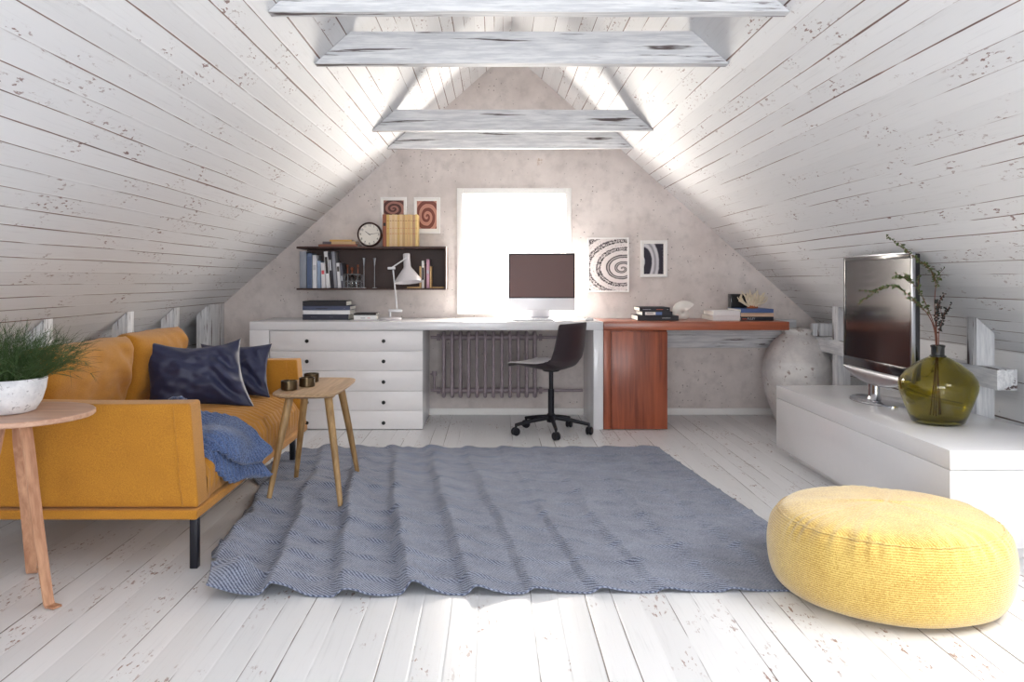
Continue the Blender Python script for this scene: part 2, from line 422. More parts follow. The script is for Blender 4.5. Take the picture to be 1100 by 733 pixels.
WX0, WX1 = PX(495.5, WALL), PX(609, WALL); WZ0, WZ1 = PZ(333, WALL), PZ(207, WALL)
def gable(name, y, hole, label, thick, sgn):
    x0, x1, z0, z1 = hole; b = MB((0, y, 0))
    def q(*p): b.bm.faces.new([b.bm.verts.new((px, y, pz)) for px, pz in p])
    X = XO
    q((-X, 0), (x0, 0), (x0, roof(x0)), (-X, roof(X)))
    q((x1, 0), (X, 0), (X, roof(X)), (x1, roof(x1)))
    q((x0, 0), (x1, 0), (x1, z0), (x0, z0))
    q((x0, z1), (x1, z1), (x1, roof(x1)), (0, APEX), (x0, roof(x0)))
    y2 = y + sgn * thick
    for (a, c) in (((x0, z0), (x1, z0)), ((x1, z0), (x1, z1)), ((x1, z1), (x0, z1)), ((x0, z1), (x0, z0))):
        b.bm.faces.new([b.bm.verts.new(v) for v in ((a[0], y, a[1]), (c[0], y, c[1]), (c[0], y2, c[1]), (a[0], y2, a[1]))])
    return structure(b.build(name, M['concrete'], smooth=0, normals=False), label, 'wall')
gable('wall_back', WALL, (WX0, WX1, WZ0, WZ1), 'pitted grey plaster gable wall around the bright window', .22, 1)
FW = (-1.15, 1.15, .35, 1.70)
gable('wall_front', Y0, FW, 'plaster gable wall opposite the desks', .2, -1)

def window(name, label, y, hole, lap, sgn, mull=False):
    x0, x1, z0, z1 = hole; t = thing(name, label, 'window', (0, y, 0), kind='structure')
    b = MB((0, y, 0)); ya, yb = y - sgn * .012, y + sgn * .03
    o = lap
    for bx in ((x0 - o, x0 + .012, z0 - o, z1 + o), (x1 - .012, x1 + o, z0 - o, z1 + o), (x0 + .012, x1 - .012, z0 - o, z0 + .012), (x0 + .012, x1 - .012, z1 - .012, z1 + o)):
        b.box(bx[0], bx[1], ya, yb, bx[2], bx[3], .004)
    b.build('window_frame', M['whitematt'], t)
    b = MB((0, y, 0)); yc, yd = y + sgn * .15, y + sgn * .20; w = .035
    for bx in ((x0, x0 + w, z0, z1), (x1 - w, x1, z0, z1), (x0 + w, x1 - w, z0, z0 + w), (x0 + w, x1 - w, z1 - w, z1)):
        b.box(bx[0], bx[1], yc, yd, bx[2], bx[3], .003)
    if mull: b.box(-.03, .03, yc, yd, z0 + w, z1 - w)
    b.build('sash', M['whitematt'], t)
    b = MB((0, y, 0)); b.box(x0 + w, x1 - w, (yc + yd) / 2 - .003, (yc + yd) / 2 + .003, z0 + w, z1 - w); b.build('pane', M['pane'], t)
    return t
window('window_1', 'bright white framed window above the white desk', WALL, (WX0, WX1, WZ0, WZ1), .034, 1)
window('window_2', 'wide window in the gable opposite the desks', Y0, FW, .04, -1, True)

# roof window beside the camera
nrm = Vector((-SL, 0, -1)).normalized()          # inward
t = thing('window_3', 'low roof window in the right slope', 'window', (1.85, 2.02, roof(1.85)), kind='structure')
def slope_pt(x, y, d): return Vector((x, y, roof(x))) - nrm * d
def slope_box(b, x0, x1, y0, y1, d0, d1):
    vs = [b.bm.verts.new(slope_pt(x, y, d)) for d in (d0, d1) for (x, y) in ((x0, y0), (x1, y0), (x1, y1), (x0, y1))]
    for f in ((0, 1, 2, 3), (4, 5, 6, 7), (0, 1, 5, 4), (1, 2, 6, 5), (2, 3, 7, 6), (3, 0, 4, 7)): b.bm.faces.new([vs[i] for i in f])
b = MB(t.location); w = .03
slope_box(b, SK[0] - .02, SK[0] + w, SK[2] - .02, SK[3] + .02, -.01, .16); slope_box(b, SK[1] - w, SK[1] + .02, SK[2] - .02, SK[3] + .02, -.01, .16)
slope_box(b, SK[0] + w, SK[1] - w, SK[2] - .02, SK[2] + w, -.01, .16); slope_box(b, SK[0] + w, SK[1] - w, SK[3] - w, SK[3] + .02, -.01, .16)
b.build('window_frame', M['whitematt'], t)
b = MB(t.location); slope_box(b, SK[0] + w, SK[1] - w, SK[2] + w, SK[3] - w, .12, .126); b.build('pane', M['pane'], t)

b = MB((0, WALL, 0)); b.box(-KNEE, KNEE, WALL - .018, WALL, 0, .05, .004)
structure(b.build('baseboard_back', M['whitematt']), 'low white baseboard along the plaster gable wall', 'baseboard')

# collar beams
def beam(y, zb, h, d, label):
    zt = zb + h; x0, x1 = (APEX - zb) / SL - .004, (APEX - zt) / SL - .004
    b = MB((0, y, zb)); n = 36
    secs = []
    for i in range(n + 1):
        f = i / n; ring = []
        for (yy, zz) in ((0, zb), (0, zt), (d, zt), (d, zb)):
            xe = x0 if zz == zb else x1
            x = -xe + 2 * xe * f
            w = mnoise.noise(Vector((x * 2.3, yy * 9 + y, zz * 7))) * .006
            ring.append(b.bm.verts.new((x, y + yy + w, zz + w * .8)))
        secs.append(ring)
    for A, B in zip(secs, secs[1:]):
        for k in range(4): b.bm.faces.new((A[k], A[(k + 1) % 4], B[(k + 1) % 4], B[k]))
    b.bm.faces.new(secs[0]); b.bm.faces.new(secs[-1][::-1])
    es = [e for e in b.bm.edges if len(e.link_faces) == 2 and e.calc_face_angle(0) > .7]
    bmesh.ops.bevel(b.bm, geom=es, offset=.008, segments=2, profile=.5, affect='EDGES')
    o = b.build('ceiling_beam', M['beam'])
    o['group'] = 'white collar beams across the attic'
    return structure(o, label, 'beam')
beam(2.96, 1.993, .14, .06, 'cracked white collar beam nearest the camera, cut by the top of the photo')
beam(3.70, 2.000, .142, .06, 'widest fully visible white collar beam with a long dark crack')
beam(5.40, 2.005, .135, .05, 'white collar beam third from the camera, narrow with a brown crack')
beam(6.15, 2.008, .135, .05, 'farthest white collar beam, close in front of the gable wall')

# knee-wall posts and rails
def post(x_in, y0, y1, s, label):
    b = MB((s * x_in, y0, 0))
    xo = x_in + .088
    b.prism([(s * x_in, 0), (s * xo, 0), (s * xo, roof(xo) - .004), (s * x_in, roof(x_in) - .004)], y0, y1, .004)
    o = b.build('wall_post', M['post'], smooth=30); o['group'] = 'white knee wall posts'
    return structure(o, label, 'post')
post(2.2, 3.87, 3.95, -1, 'cracked white post rising behind the potted grass')
post(2.2, 4.75, 4.84, -1, 'white post behind the near end of the second sofa back cushion')
post(2.2, 5.45, 5.54, -1, 'white post behind the far corner of the sofa back')
post(2.2, 6.10, 6.46, -1, 'broad peeling white post in the corner left of the drawers')
post(2.2, 4.03, 4.12, 1, 'peeling white post behind the green glass vase')
post(2.2, 5.66, 5.75, 1, 'white post between the clay urn and the television')
def rail(y0, y1, label):
    b = MB((2.19, y0, .53)); b.box(2.19, 2.285, y0, y1, .535, .632, .005)
    o = b.build('wall_rail', M['rail']); o['group'] = 'short white rails on the right knee wall'
    return structure(o, label, 'rail')
rail(3.85, 4.45, 'square white rail end jutting past the post behind the green vase')
rail(5.50, 6.30, 'white rail passing behind the clay urn')
b = MB((1.08, WALL - .09, .52)); b.box(.66, 2.19, WALL - .085, WALL - .002, .523, .737, .006)
structure(b.build('wall_ledge', M['beam']), 'long cracked white ledge on the gable wall under the wooden desk top', 'ledge')
b = MB((2.1, 5.9, .6)); b.box(2.17, 2.395, 6.02, 6.07, .638, .728, .004)
structure(b.build('wall_block', M['post']), 'short white block above the rail beside the clay urn', 'block')

# ------------------------------------------------------------------ white desk and drawers
XL, XR = PX(268, DESK), PX(648, DESK); ZT, ZB = .75, .692
YB = WALL - .022
t = thing('desk', 'long white lacquered desk under the window with slab ends', 'desk', (-.6, DESK, 0))
b = MB(t.location); b.box(XL, XR, DESK, YB, ZB, ZT, .003); b.build('desktop', M['white'], t)
b = MB(t.location); b.box(XL, XL + .135, DESK, YB, 0, ZB, .003); b.build('side_panel', M['white'], t)
b = MB(t.location); b.box(XR - .068, XR, DESK, YB, 0, ZB, .003); b.build('side_panel', M['white'], t)

CX0, CX1 = PX(289.6, DESK) + .002, PX(454, DESK)
t = thing('drawer_unit', 'white five-drawer unit with black knobs under the left of the desk', 'drawers', ((CX0 + CX1) / 2, DESK, 0))
b = MB(t.location); b.box(CX0, CX1, DESK + .022, YB, .004, ZB - .003, .002); b.build('body', M['white'], t)
rows = [355.6, 377.2, 398.4, 420.4, 441.2, 461.9]
for i in range(5):
    za, zb = PZ(rows[i], DESK), PZ(rows[i + 1], DESK)
    za = min(za, ZB - .004); zb = max(zb, .003)
    b = MB(t.location); b.box(CX0, CX1, DESK + .003, DESK + .0215, zb + .0012, za - .0012, .0018)
    d = b.build('drawer', M['drawer'], t)
    for kx in (330.0, 412.2):
        kz = PZ((366.5, 388.3, 410.4, 432.4, 454.3)[i], DESK)
        b = MB(t.location); b.lathe([(0, 0), (.007, 0), (.007, .008), (.013, .012), (.013, .018), (.010, .021), (0, .021)], (PX(kx, DESK), DESK + .003, kz), 16, mat=Matrix.Rotation(PI / 2, 3, 'X'))
        b.build('knob', M['knob'], d)

# ------------------------------------------------------------------ wooden desk
WXL, WXR = PX(648, DESK) + .003, PX(848, DESK)
t = thing('wooden_desk', 'red-brown wooden desk with a side cabinet, right of the white desk', 'desk', (1.2, DESK, 0))
b = MB(t.location); b.box(WXL, WXR, DESK, WALL - .09, ZB, ZT, .003); b.build('desktop', M['desk_top_wood'], t)
px1 = PX(717, DESK)
b = MB(t.location); b.box(WXL, px1, DESK + .02, WALL - .12, .003, ZB, .002); p = b.build('pedestal', M['desk_wood'], t)
b = MB(t.location); b.box(WXL, WXL + .05, DESK + .001, DESK + .0195, .004, ZB - .002, .002); b.build('side_stile', M['desk_wood'], p)
b = MB(t.location); b.box(WXL + .056, px1, DESK + .001, DESK + .0195, .004, ZB - .012, .002); b.build('door', M['desk_wood'], p)

# ------------------------------------------------------------------ radiator
RY = 6.30
t = thing('radiator', 'old grey column radiator on pipes below the window', 'radiator', (PX(525, RY), RY, .15))
k = RY / F
zt, zb = PZ(357.5, RY), PZ(425.5, RY)
for i in range(12):
    x = PX(477 + i * 8.86, RY); b = MB(t.location)
    for yy in (-.05, 0, .05):
        b.tube([(x, RY + yy, zb + .03), (x, RY + yy, zt - .03)], .0135, 10)
    for z, sgn in ((zt - .035, 1), (zb + .035, -1)):
        pts = [(x, RY - .05, z), (x, RY - .045, z + sgn * .022), (x, RY - .02, z + sgn * .034), (x, RY + .02, z + sgn * .034), (x, RY + .045, z + sgn * .022), (x, RY + .05, z)]
        b.tube(pts, .0145, 10)
    b.build('radiator_column', M['radiator'], t, smooth=60)
for nm, py, xa, xb in (('top_pipe', 362.5, 462.5, 626), ('bottom_pipe', 419.5, 462.5, 626)):
    z = PZ(py, RY); b = MB(t.location)
    b.tube([(PX(474, RY), RY, z), (PX(577.5, RY), RY, z)], .021, 12)
    for xc in (471, 580.5): b.tube([(PX(xc, RY) - .012, RY, z), (PX(xc, RY) + .012, RY, z)], .028, 6)
    b.tube([(PX(xa, RY), RY, z), (PX(xb, RY), RY, z)], .011, 10)
    b.build(nm, M['radiator'], t, smooth=50)
b = MB(t.location); x = PX(466.5, RY); b.tube([(x, RY, PZ(419.5, RY)), (x, RY, PZ(402, RY))], .010, 10); b.tube([(x, RY, PZ(404, RY)), (x, RY, PZ(399, RY))], .018, 8)
b.tube([(x - .03, RY, PZ(402, RY)), (x + .02, RY, PZ(402, RY))], .006, 8); b.build('valve', M['radiator'], t)

# ------------------------------------------------------------------ office chair
t = thing('office_chair', 'dark swivel chair on five castors in front of the radiator', 'chair', (PX(592, 5.70), 5.70, 0), math.radians(-33))
# local: the seat looks along -X
prof = [(-.252, .455), (-.232, .472), (-.17, .463), (-.08, .446), (.01, .436), (.08, .440), (.138, .460), (.172, .510), (.182, .585), (.186, .67), (.190, .754)]
wid = [.15, .185, .205, .215, .22, .222, .224, .222, .216, .208, .200]
lift = [.0, .008, .024, .042, .056, .064, .066, .056, .044, .034, .024]
def chair_fn(off):
    def fn(u, v):
        q = v * (len(prof) - 1); i = min(int(q), len(prof) - 2); f = q - i
        def lerp(A): return A[i] * (1 - f) + A[i + 1] * f
        x = prof[i][0] * (1 - f) + prof[i + 1][0] * f; z = prof[i][1] * (1 - f) + prof[i + 1][1] * f
        tx, tz = prof[i + 1][0] - prof[i][0], prof[i + 1][1] - prof[i][1]; l = math.hypot(tx, tz); nx, nz = -tz / l, tx / l
        e = (u - .5) * 2; c = abs(e) ** 2.6 * lerp(lift)
        return (x + nx * (c + off), e * lerp(wid), z + nz * (c + off))
    return fn
b = MB(); b.grid(chair_fn(0.0), 14, 30); o = b.build('shell', M['chair_in'], t, smooth=180); solidify(o, .007, 1.0); subsurf(o, 1)
b = MB(); b.grid(lambda u, v: chair_fn(.0045)(.02 + u * .96, .015 + v * .97), 14, 30); o = b.build('seat_pad', M['chair_lit_pad'], t, smooth=180); solidify(o, .012, 0.0); subsurf(o, 1)
b = MB(); b.tube([(0, 0, .10), (0, 0, .30)], .021, 16); b.tube([(0, 0, .30), (0, 0, .425)], .015, 16); b.lathe([(0, .425), (.05, .424), (.06, .430), (0, .432)], (0, 0, -.004), 20); b.build('pole', M['black'], t)
b = MB(); b.lathe([(0, .075), (.028, .075), (.034, .10), (.030, .125), (.022, .135), (0, .135)], seg=20); b.build('hub', M['black'], t)
for i in range(5):
    a = math.radians(-90 + 33 + 3 + i * 72); ca, sa = math.cos(a), math.sin(a)
    b = MB(); b.tube([(ca * .02, sa * .02, .108), (ca * .14, sa * .14, .092), (ca * .262, sa * .262, .070)], [.017, .014, .011], 10); b.build('base_arm', M['black'], t)
    b = MB(); b.tube([(ca * .258, sa * .258, .076), (ca * .258, sa * .258, .045)], .008, 8); cst = b.build('caster', M['black'], t)
    b = MB(); aa = a + (.5, 1.35, .2, 1.2, .1)[i]; ax = Vector((-math.sin(aa), math.cos(aa), 0)); c = Vector((ca * .262, sa * .262, .027))
    rot = Vector((0, 0, 1)).rotation_difference(ax).to_matrix()
    for s in (-1, 1):
        b.lathe([(0, -.008), (.022, -.008), (.027, -.003), (.027, .005), (.022, .009), (0, .009)], c + ax * (.012 * s), 20, mat=rot)
    b.tube([c - ax * .012, c + ax * .012], .008, 8)
    b.build('wheel', M['black'], cst)

# ------------------------------------------------------------------ monitor, keyboard, mouse, lamp on the white desk
MY = 6.22
t = thing('computer_monitor', 'all-in-one computer with dark screen standing before the window', 'monitor', (PX(582, MY), MY, ZT))
x0, x1 = PX(546, MY), PX(617.6, MY); zt, zm, zb = PZ(272, MY), PZ(320.5, MY), PZ(334, MY)
b = MB(t.location); b.box(x0, x1, MY - .008, MY + .022, zb, zt, .007, 3); b.build('housing', M['alu'], t)
b = MB(t.location); b.box(x0 + .002, x1 - .002, MY - .0105, MY - .0078, zm, zt - .002, .001); s = b.build('screen_glass', M['tvblack'], t)
b = MB(t.location); b.box(x0 + .012, x1 - .012, MY - .0112, MY - .0102, zm + .008, zt - .014); b.build('display', M['monitor_screen'], s)
xa, xb = PX(567.5, MY), PX(591, MY)
b = MB(t.location); b.prism([(MY + .02, zb + .02), (MY + .028, zb + .02), (MY + .085, ZT + .006), (MY + .07, ZT + .006)], xa, xb, plane='YZ'); b.box(xa, xb, MY - .06, MY + .085, ZT + .001, ZT + .007, .002); b.build('stand', M['alu'], t)
KY = 6.0
t = thing('keyboard', 'thin white keyboard on the white desk before the computer', 'keyboard', (PX(572, KY), KY, ZT))
b = MB(t.location); b.box(PX(550, KY), PX(594, KY), KY - .055, KY + .055, ZT + .001, ZT + .010, .003); b.build('case', M['alu'], t)
b = MB(t.location)
for r in range(5):
    for c in range(14):
        xx = PX(550, KY) + .008 + c * .0198; yy = KY - .05 + r * .0205
        b.box(xx, xx + .0165, yy, yy + .017, ZT + .010, ZT + .0125)
b.build('keys', M['white'], t, smooth=0)
t = thing('computer_mouse', 'small white mouse near the right end of the white desk', 'mouse', (PX(633, 6.0), 6.0, ZT))
b = MB(t.location); b.lathe([(.03, .001), (.033, .006), (.030, .014), (.020, .021), (.008, .024), (0, .0245)], (PX(633, 6.0), 6.0, ZT), 24, sx=.95, sy=1.7); b.build('body', M['white'], t, smooth=60)

LY = 6.12
t = thing('desk_lamp', 'white jointed desk lamp with a conical shade on the white desk', 'lamp', (PX(419, LY), LY, ZT))
b = MB(t.location); b.lathe([(0, .001), (.083, .001), (.086, .006), (.084, .016), (.02, .02), (0, .02)], (PX(419, LY), LY, ZT), 40); b.build('base', M['lampgrey'], t)
zc = PZ(334, LY)
b = MB(t.location); b.box(PX(417.5, LY), PX(432, LY), LY - .012, LY + .012, zc - .010, zc + .012, .004); b.tube([(PX(419, LY), LY, ZT + .018), (PX(419, LY), LY, zc)], .008, 10); b.build('bracket', M['white'], t)
b = MB(t.location); b.tube([(PX(426.8, LY), LY, zc), (PX(422.3, LY), LY, PZ(290, LY))], .0055, 10); b.build('lower_arm', M['white'], t)
b = MB(t.location); zj = PZ(288.3, LY); b.box(PX(416.5, LY), PX(424.8, LY), LY - .014, LY + .014, zj - .009, zj + .009, .004); b.build('elbow_joint', M['white'], t)
b = MB(t.location); b.tube([(PX(421, LY), LY, zj + .004), (PX(437, LY), LY, PZ(277, LY))], .0055, 10); b.build('upper_arm', M['white'], t)
tilt = Matrix.Rotation(math.radians(-5), 3, 'Y') @ Matrix.Rotation(math.radians(-8), 3, 'X')
px_ = .0068
prof_ = [(0, .213), (.022, .213), (.026, .209), (.0265, .120), (.030, .108), (.05, .083), (.08, .042), (.096, .016), (.100, 0), (.097, 0), (.078, .040), (.047, .08), (.028, .104), (.024, .118), (0, .12)]
b = MB(t.location); b.lathe(prof_, (PX(438.5, LY) + .002, LY, PZ(303.5, LY)), 40, mat=tilt); b.build('shade', M['lampgrey'], t, smooth=50)

# ------------------------------------------------------------------ books
COVER = {}
def cover(rgb, rough=.5):
    k_ = tuple(rgb)
    if k_ not in COVER: COVER[k_] = plain('book_cover_%d_%d_%d' % k_, rgb, rough, vary=.05)
    return COVER[k_]
def flat_book(label, x0, x1, y0, d, z0, h, rgb, group, rz=0.0, pages=None, titles=()):
    """lying book, spine to the room (-Y): cover wraps spine, page block shows at the two ends and the back"""
    w = x1 - x0; c = ((x0 + x1) / 2, y0 + d / 2, z0)
    t = thing('book', label, 'book', c, rz, group); hw, hd, ct = w / 2, d / 2, min(.0035, h * .16)
    b = MB(); b.box(-hw, hw, -hd, hd, .0004, ct, .0008); b.box(-hw, hw, -hd, hd, h - ct, h - .0004, .0008); b.box(-hw, hw, -hd, -hd + .004, ct - .001, h - ct + .001)
    b.build('cover', cover(rgb), t)
    b = MB(); b.box(-hw + .003, hw - .003, -hd + .004, hd - .004, ct, h - ct); b.build('page_block', M['paper'] if pages is None else pages, t)
    for (s, fx, fz, size, m) in titles:
        lettering('spine_title', [(s, -hw + fx * w, -hd - .0006, fz * h, size)], M[m], t)
    return t
def bar(t, x0, x1, y, z0, z1, m, nm='spine_band'):
    b = MB(); b.box(x0, x1, y - .0006, y + .0004, z0, z1); return b.build(nm, m, t)
def up_book(label, px0, px1, pyt, Y, d, z0, rgb, group, lean=0.0, bands=(), name='book'):
    """standing book, spine to the room; lean in degrees, positive leans its top to the left"""
    w = (px1 - px0) * Y / F; h = PZ(pyt, Y) - z0; h = h / math.cos(math.radians(lean))
    t = thing(name, label, 'book', (PX((px0 + px1) / 2, Y), Y, z0), 0, group)
    t.rotation_euler.y = math.radians(-lean)
    hw = w / 2; ct = min(.003, w * .15); lift_ = abs(math.sin(math.radians(lean))) * hw + .0006
    b = MB(); b.box(-hw, -hw + ct, 0, d, lift_, h, .0006); b.box(hw - ct, hw, 0, d, lift_, h, .0006); b.box(-hw + ct * .5, hw - ct * .5, 0, .004, lift_, h, .0006)
    b.build('cover', cover(rgb), t)
    b = MB(); b.box(-hw + ct, hw - ct, .004, d - .004, lift_ + .003, h - .003); b.build('page_block', M['paper'], t)
    for (fa, fb, m) in bands:
        bar(t, -hw * .7, hw * .7, 0, h * fa, h * fb, M[m] if isinstance(m, str) else m, 'spine_title')
    return t

# stacks on the white desk
BY = 6.10; kk = BY / F
g = 'books lying on the left of the white desk'
zs = ZT
def px_stack(items, Y, z0, g):
    z = z0
    for label, xa, xb, h, d, rgb, titles, dy in items:
        t = flat_book(label, PX(xa, Y), PX(xb, Y), Y + dy, d, z, h, rgb, g, titles=titles); z += h + .0004
    return z
px_stack([
    ('dark navy book at the bottom of the four-book stack on the white desk', 325, 374.5, .040, .26, (36, 38, 56), (('— — —', .24, .55, .012, 'paleink'), ('— —', .62, .55, .010, 'paleink')), .0),
    ('white book second from the bottom in the four-book stack on the desk', 325.6, 375.8, .029, .25, (236, 236, 238), (('——  ——', .22, .5, .010, 'ink'),), .0),
    ('slate-blue book third from the bottom in the four-book stack on the desk', 325, 376.0, .031, .27, (70, 78, 106), (('▬▬▬▬▬▬', .40, .45, .014, 'ink'), ('—', .88, .45, .010, 'paleink')), .0),
    ('thick black book on top of the four-book stack on the desk', 325, 372, .036, .25, (26, 24, 32), (), .0)], BY, ZT, g)
px_stack([
    ('white book with a small red title under the desk lamp side', 380, 404.5, .033, .20, (240, 240, 240), (('▬▬▬', .40, .40, .011, 'ink'), ('▬▬', .66, .40, .011, 'redink')), .0),
    ('thin black book on the white book beside the desk lamp', 380, 404, .014, .19, (30, 26, 28), (), .0)], 6.12, ZT, g)

# stack on the wooden desk, left
DY = 5.98
g = 'books lying on the wooden desk'
t1 = flat_book('thick black book at the bottom of the left stack on the wooden desk', PX(685, DY), PX(729, DY), DY, .30, ZT, .036, (26, 24, 34), g, titles=(('▬▬▬▬▬▬', .70, .55, .010, 'paleink'),))
t2 = flat_book('dark book with a pale and blue spine label, middle of the left wooden desk stack', PX(690, DY), PX(722.5, DY), DY, .28, ZT + .0364, .030, (34, 32, 44), g)
hw = (PX(722.5, DY) - PX(690, DY)) / 2
bar(t2, -hw + .02, -hw + .095, -.14, .005, .026, M['mount'], 'spine_label'); bar(t2, -hw + .095, -hw + .14, -.14, .005, .026, cover((96, 122, 178)), 'spine_label')
lettering('spine_title', [('▬▬▬▬', -hw + .055, -.1412, .017, .012)], M['ink'], t2)
t3 = flat_book('black book with an orange title on top of the left wooden desk stack', PX(687, DY), PX(719.8, DY), DY, .26, ZT + .0668, .029, (30, 28, 40), g, titles=(('▬▬▬▬ ▬▬', .24, .5, .009, 'paleink'), ('▬▬▬▬', .66, .5, .012, 'orangeink'), ('▬', .92, .5, .009, 'paleink')))
# white pair and coloured trio on the wooden desk, right
wy = 5.98
w1 = flat_book('lower white book of the white pair on the wooden desk', PX(766, wy), PX(795.2, wy), wy, .33, ZT, .036, (226, 222, 222), g)
w2 = flat_book('upper white book of the white pair on the wooden desk', PX(766.5, wy), PX(795.2, wy), wy, .30, ZT + .0364, .033, (230, 228, 230), g)
c1 = flat_book('black book lettered ALLEY at the bottom below the coral', PX(796, wy), PX(831, wy), wy, .33, ZT, .028, (26, 26, 40), g,
               titles=(('▬▬', .11, .5, .016, 'orangeink'), ('ALLEY', .31, .5, .021, 'paleink')))
c2 = flat_book('tan book in the middle of the stack below the coral', PX(796, wy), PX(831, wy), wy, .33, ZT + .0284, .027, (206, 176, 150), g, titles=(('▬  ▬  ▬  ▬', .5, .62, .006, 'orangeink'),))
c3 = flat_book('blue book directly under the coral and the black box', PX(796, wy), PX(831, wy), wy, .35, ZT + .0558, .028, (72, 96, 150), g)
ztop = ZT + .0558 + .0282

# black box behind the coral
t = thing('storage_box', 'small upright black box behind the cream coral', 'box', (PX(793, 6.25), 6.25, ztop))
b = MB(t.location); xx0, xx1 = PX(785, 6.22), PX(803, 6.22); xx0 = max(xx0, PX(796, wy) - .02)
b.box(xx0, xx1, 6.22, 6.30, ztop + .0005, PZ(316, 6.22), .002); b.build('body', M['tvblack'], t)
b = MB(t.location); b.box(xx0 + .004, xx1 - .004, 6.2185, 6.2202, ztop + .006, PZ(316, 6.22) - .006); b.build('front_panel', M['knob'], t)

# coral
t = thing('coral', 'branching cream coral standing on the blue book', 'coral', (PX(808, 6.10), 6.10, ztop))
b = MB(t.location); random.seed(5)
base = Vector((PX(808, 6.10), 6.10, ztop + .012))
def grow(p, d, r, L, depth):
    pts = [p.copy()]; q = p.copy(); dd = d.copy(); n = 4
    for i in range(n):
        dd = (dd + Vector((random.uniform(-.22, .22), random.uniform(-.2, .2), random.uniform(-.05, .22)))).normalized()
        q = q + dd * L / n; pts.append(q.copy())
    b.tube(pts, [r * (1 - .42 * i / n) for i in range(n)] + [r * .35], 7)
    if depth > 0:
        for i in (2, 3):
            dd2 = (dd + Vector((random.uniform(-.9, .9), random.uniform(-.6, .6), random.uniform(.1, .6)))).normalized()
            grow(pts[i], dd2, r * .72, L * .52, depth - 1)
for i in range(20):
    a = -1.2 + 2.4 * i / 19
    d = Vector((math.sin(a) * 1.0, random.uniform(-.5, .5), math.cos(a) * .95)).normalized()
    grow(base + Vector((math.sin(a) * .02, random.uniform(-.015, .015), 0)), d, .0078, random.uniform(.080, .112), 1)
b.build('branches', M['coral'], t, smooth=180)
b = MB(t.location); b.lathe([(0, .0006), (.036, .0006), (.04, .008), (.028, .018), (.012, .026), (0, .028)], (PX(808, 6.10), 6.10, ztop), 18, sy=.8, fn=lambda r, z, a: (r * (1 + .14 * math.sin(3 * a + 1)), z)); b.build('root', M['coral_base'], t, smooth=60)

# nautilus shell
t = thing('sea_shell', 'rounded white sea shell behind the left stack on the wooden desk', 'shell', (PX(734, 6.20), 6.20, ZT))
b = MB(t.location); cxs, czs = PX(733, 6.20), ZT + .047
def shell_fn(u, v):
    th = u * 2 * PI * 1.75; R = .018 * math.exp(.1385 * th); rr = R * .62
    a = v * 2 * PI; ang = 4.05 + th * 1.0
    rad = R * .62 + rr * math.cos(a)
    return (cxs - math.cos(ang) * rad * 1.06, 6.20 + math.sin(a) * rr * .72, czs + max(-.046, math.sin(ang) * rad * 1.0))
b.grid(shell_fn, 90, 20); b.build('whorl', M['shell'], t, smooth=180)

# ------------------------------------------------------------------ wall shelf
SY = 6.22; g0 = 'dark wall shelf'
zt1, zt0 = PZ(264.9, SY), PZ(267.2, SY); zb1, zb0 = PZ(309.9, SY), PZ(311.6, SY)
sx0, sx1 = PX(318.4, SY), PX(479.2, SY)
t = thing('wall_shelf', 'long dark brown wall shelf left of the window', 'shelf', (PX(400, SY), WALL, zb0))
b = MB(t.location); b.box(sx0, sx1, SY, WALL - .002, zt0, zt1, .0015); b.build('top_board', M['shelf'], t)
b = MB(t.location); b.box(sx0, sx1, SY, WALL - .002, zb0, zb1, .0015); b.build('bottom_board', M['shelf'], t)
b = MB(t.location); b.box(PX(322, SY), sx1 - .012, WALL - .02, WALL - .003, zb1, zt0); b.build('back_panel', M['shelf'], t)
b = MB(t.location); b.box(sx1 - .011, sx1, SY + .002, WALL - .003, zb1, zt0, .001); b.build('side_panel', M['shelf'], t)

g = 'books standing on the dark wall shelf'
UY = 6.27; zf = zb1 + .0005
specs = [
    ('pale grey binder at the left end of the dark wall shelf', 321.8, 328.9, 270.2, (150, 156, 168), 0, ()),
    ('slate-blue book beside the grey binder on the wall shelf', 329.6, 335.0, 272.2, (98, 116, 150), 0, ((.1, .9, cover((80, 98, 134))),)),
    ('white book third from the left on the wall shelf', 335.6, 340.2, 274.2, (228, 230, 236), 0, ((.55, .7, 'paleink'),)),
    ('short light blue book fourth from the left on the wall shelf', 340.9, 344.2, 280.2, (150, 168, 196), 0, ()),
    ('short white book with a red mark on the wall shelf', 345.6, 349.6, 282.4, (234, 232, 236), 2.5, ((.55, .70, 'redink'),)),
    ('tall white book leaning left with black lettering on the wall shelf', 350.8, 354.8, 270.2, (236, 236, 238), 4.5, ((.4, .85, 'ink'),)),
    ('black book leaning against the tall white book on the shelf', 355.3, 358.2, 271.5, (40, 38, 50), 4.5, ((.5, .8, 'paleink'),)),
    ('tall grey book leaning beside the black book on the shelf', 358.9, 362.4, 270.4, (148, 150, 160), 4.5, ()),
    ('short white book with a dark mark near the bottles on the shelf', 363.0, 366.2, 282.6, (230, 230, 234), 4.0, ((.66, .86, 'ink'),)),
    ('short dark grey book last in the row before the bottles', 366.8, 369.0, 283.2, (92, 92, 104), 4.0, ((.3, .5, 'paleink'),)),
]
for lb, a, c, pt, rgb, ln, bands in specs: up_book(lb, a, c, pt, UY, .17, zf, rgb, g, ln, bands)
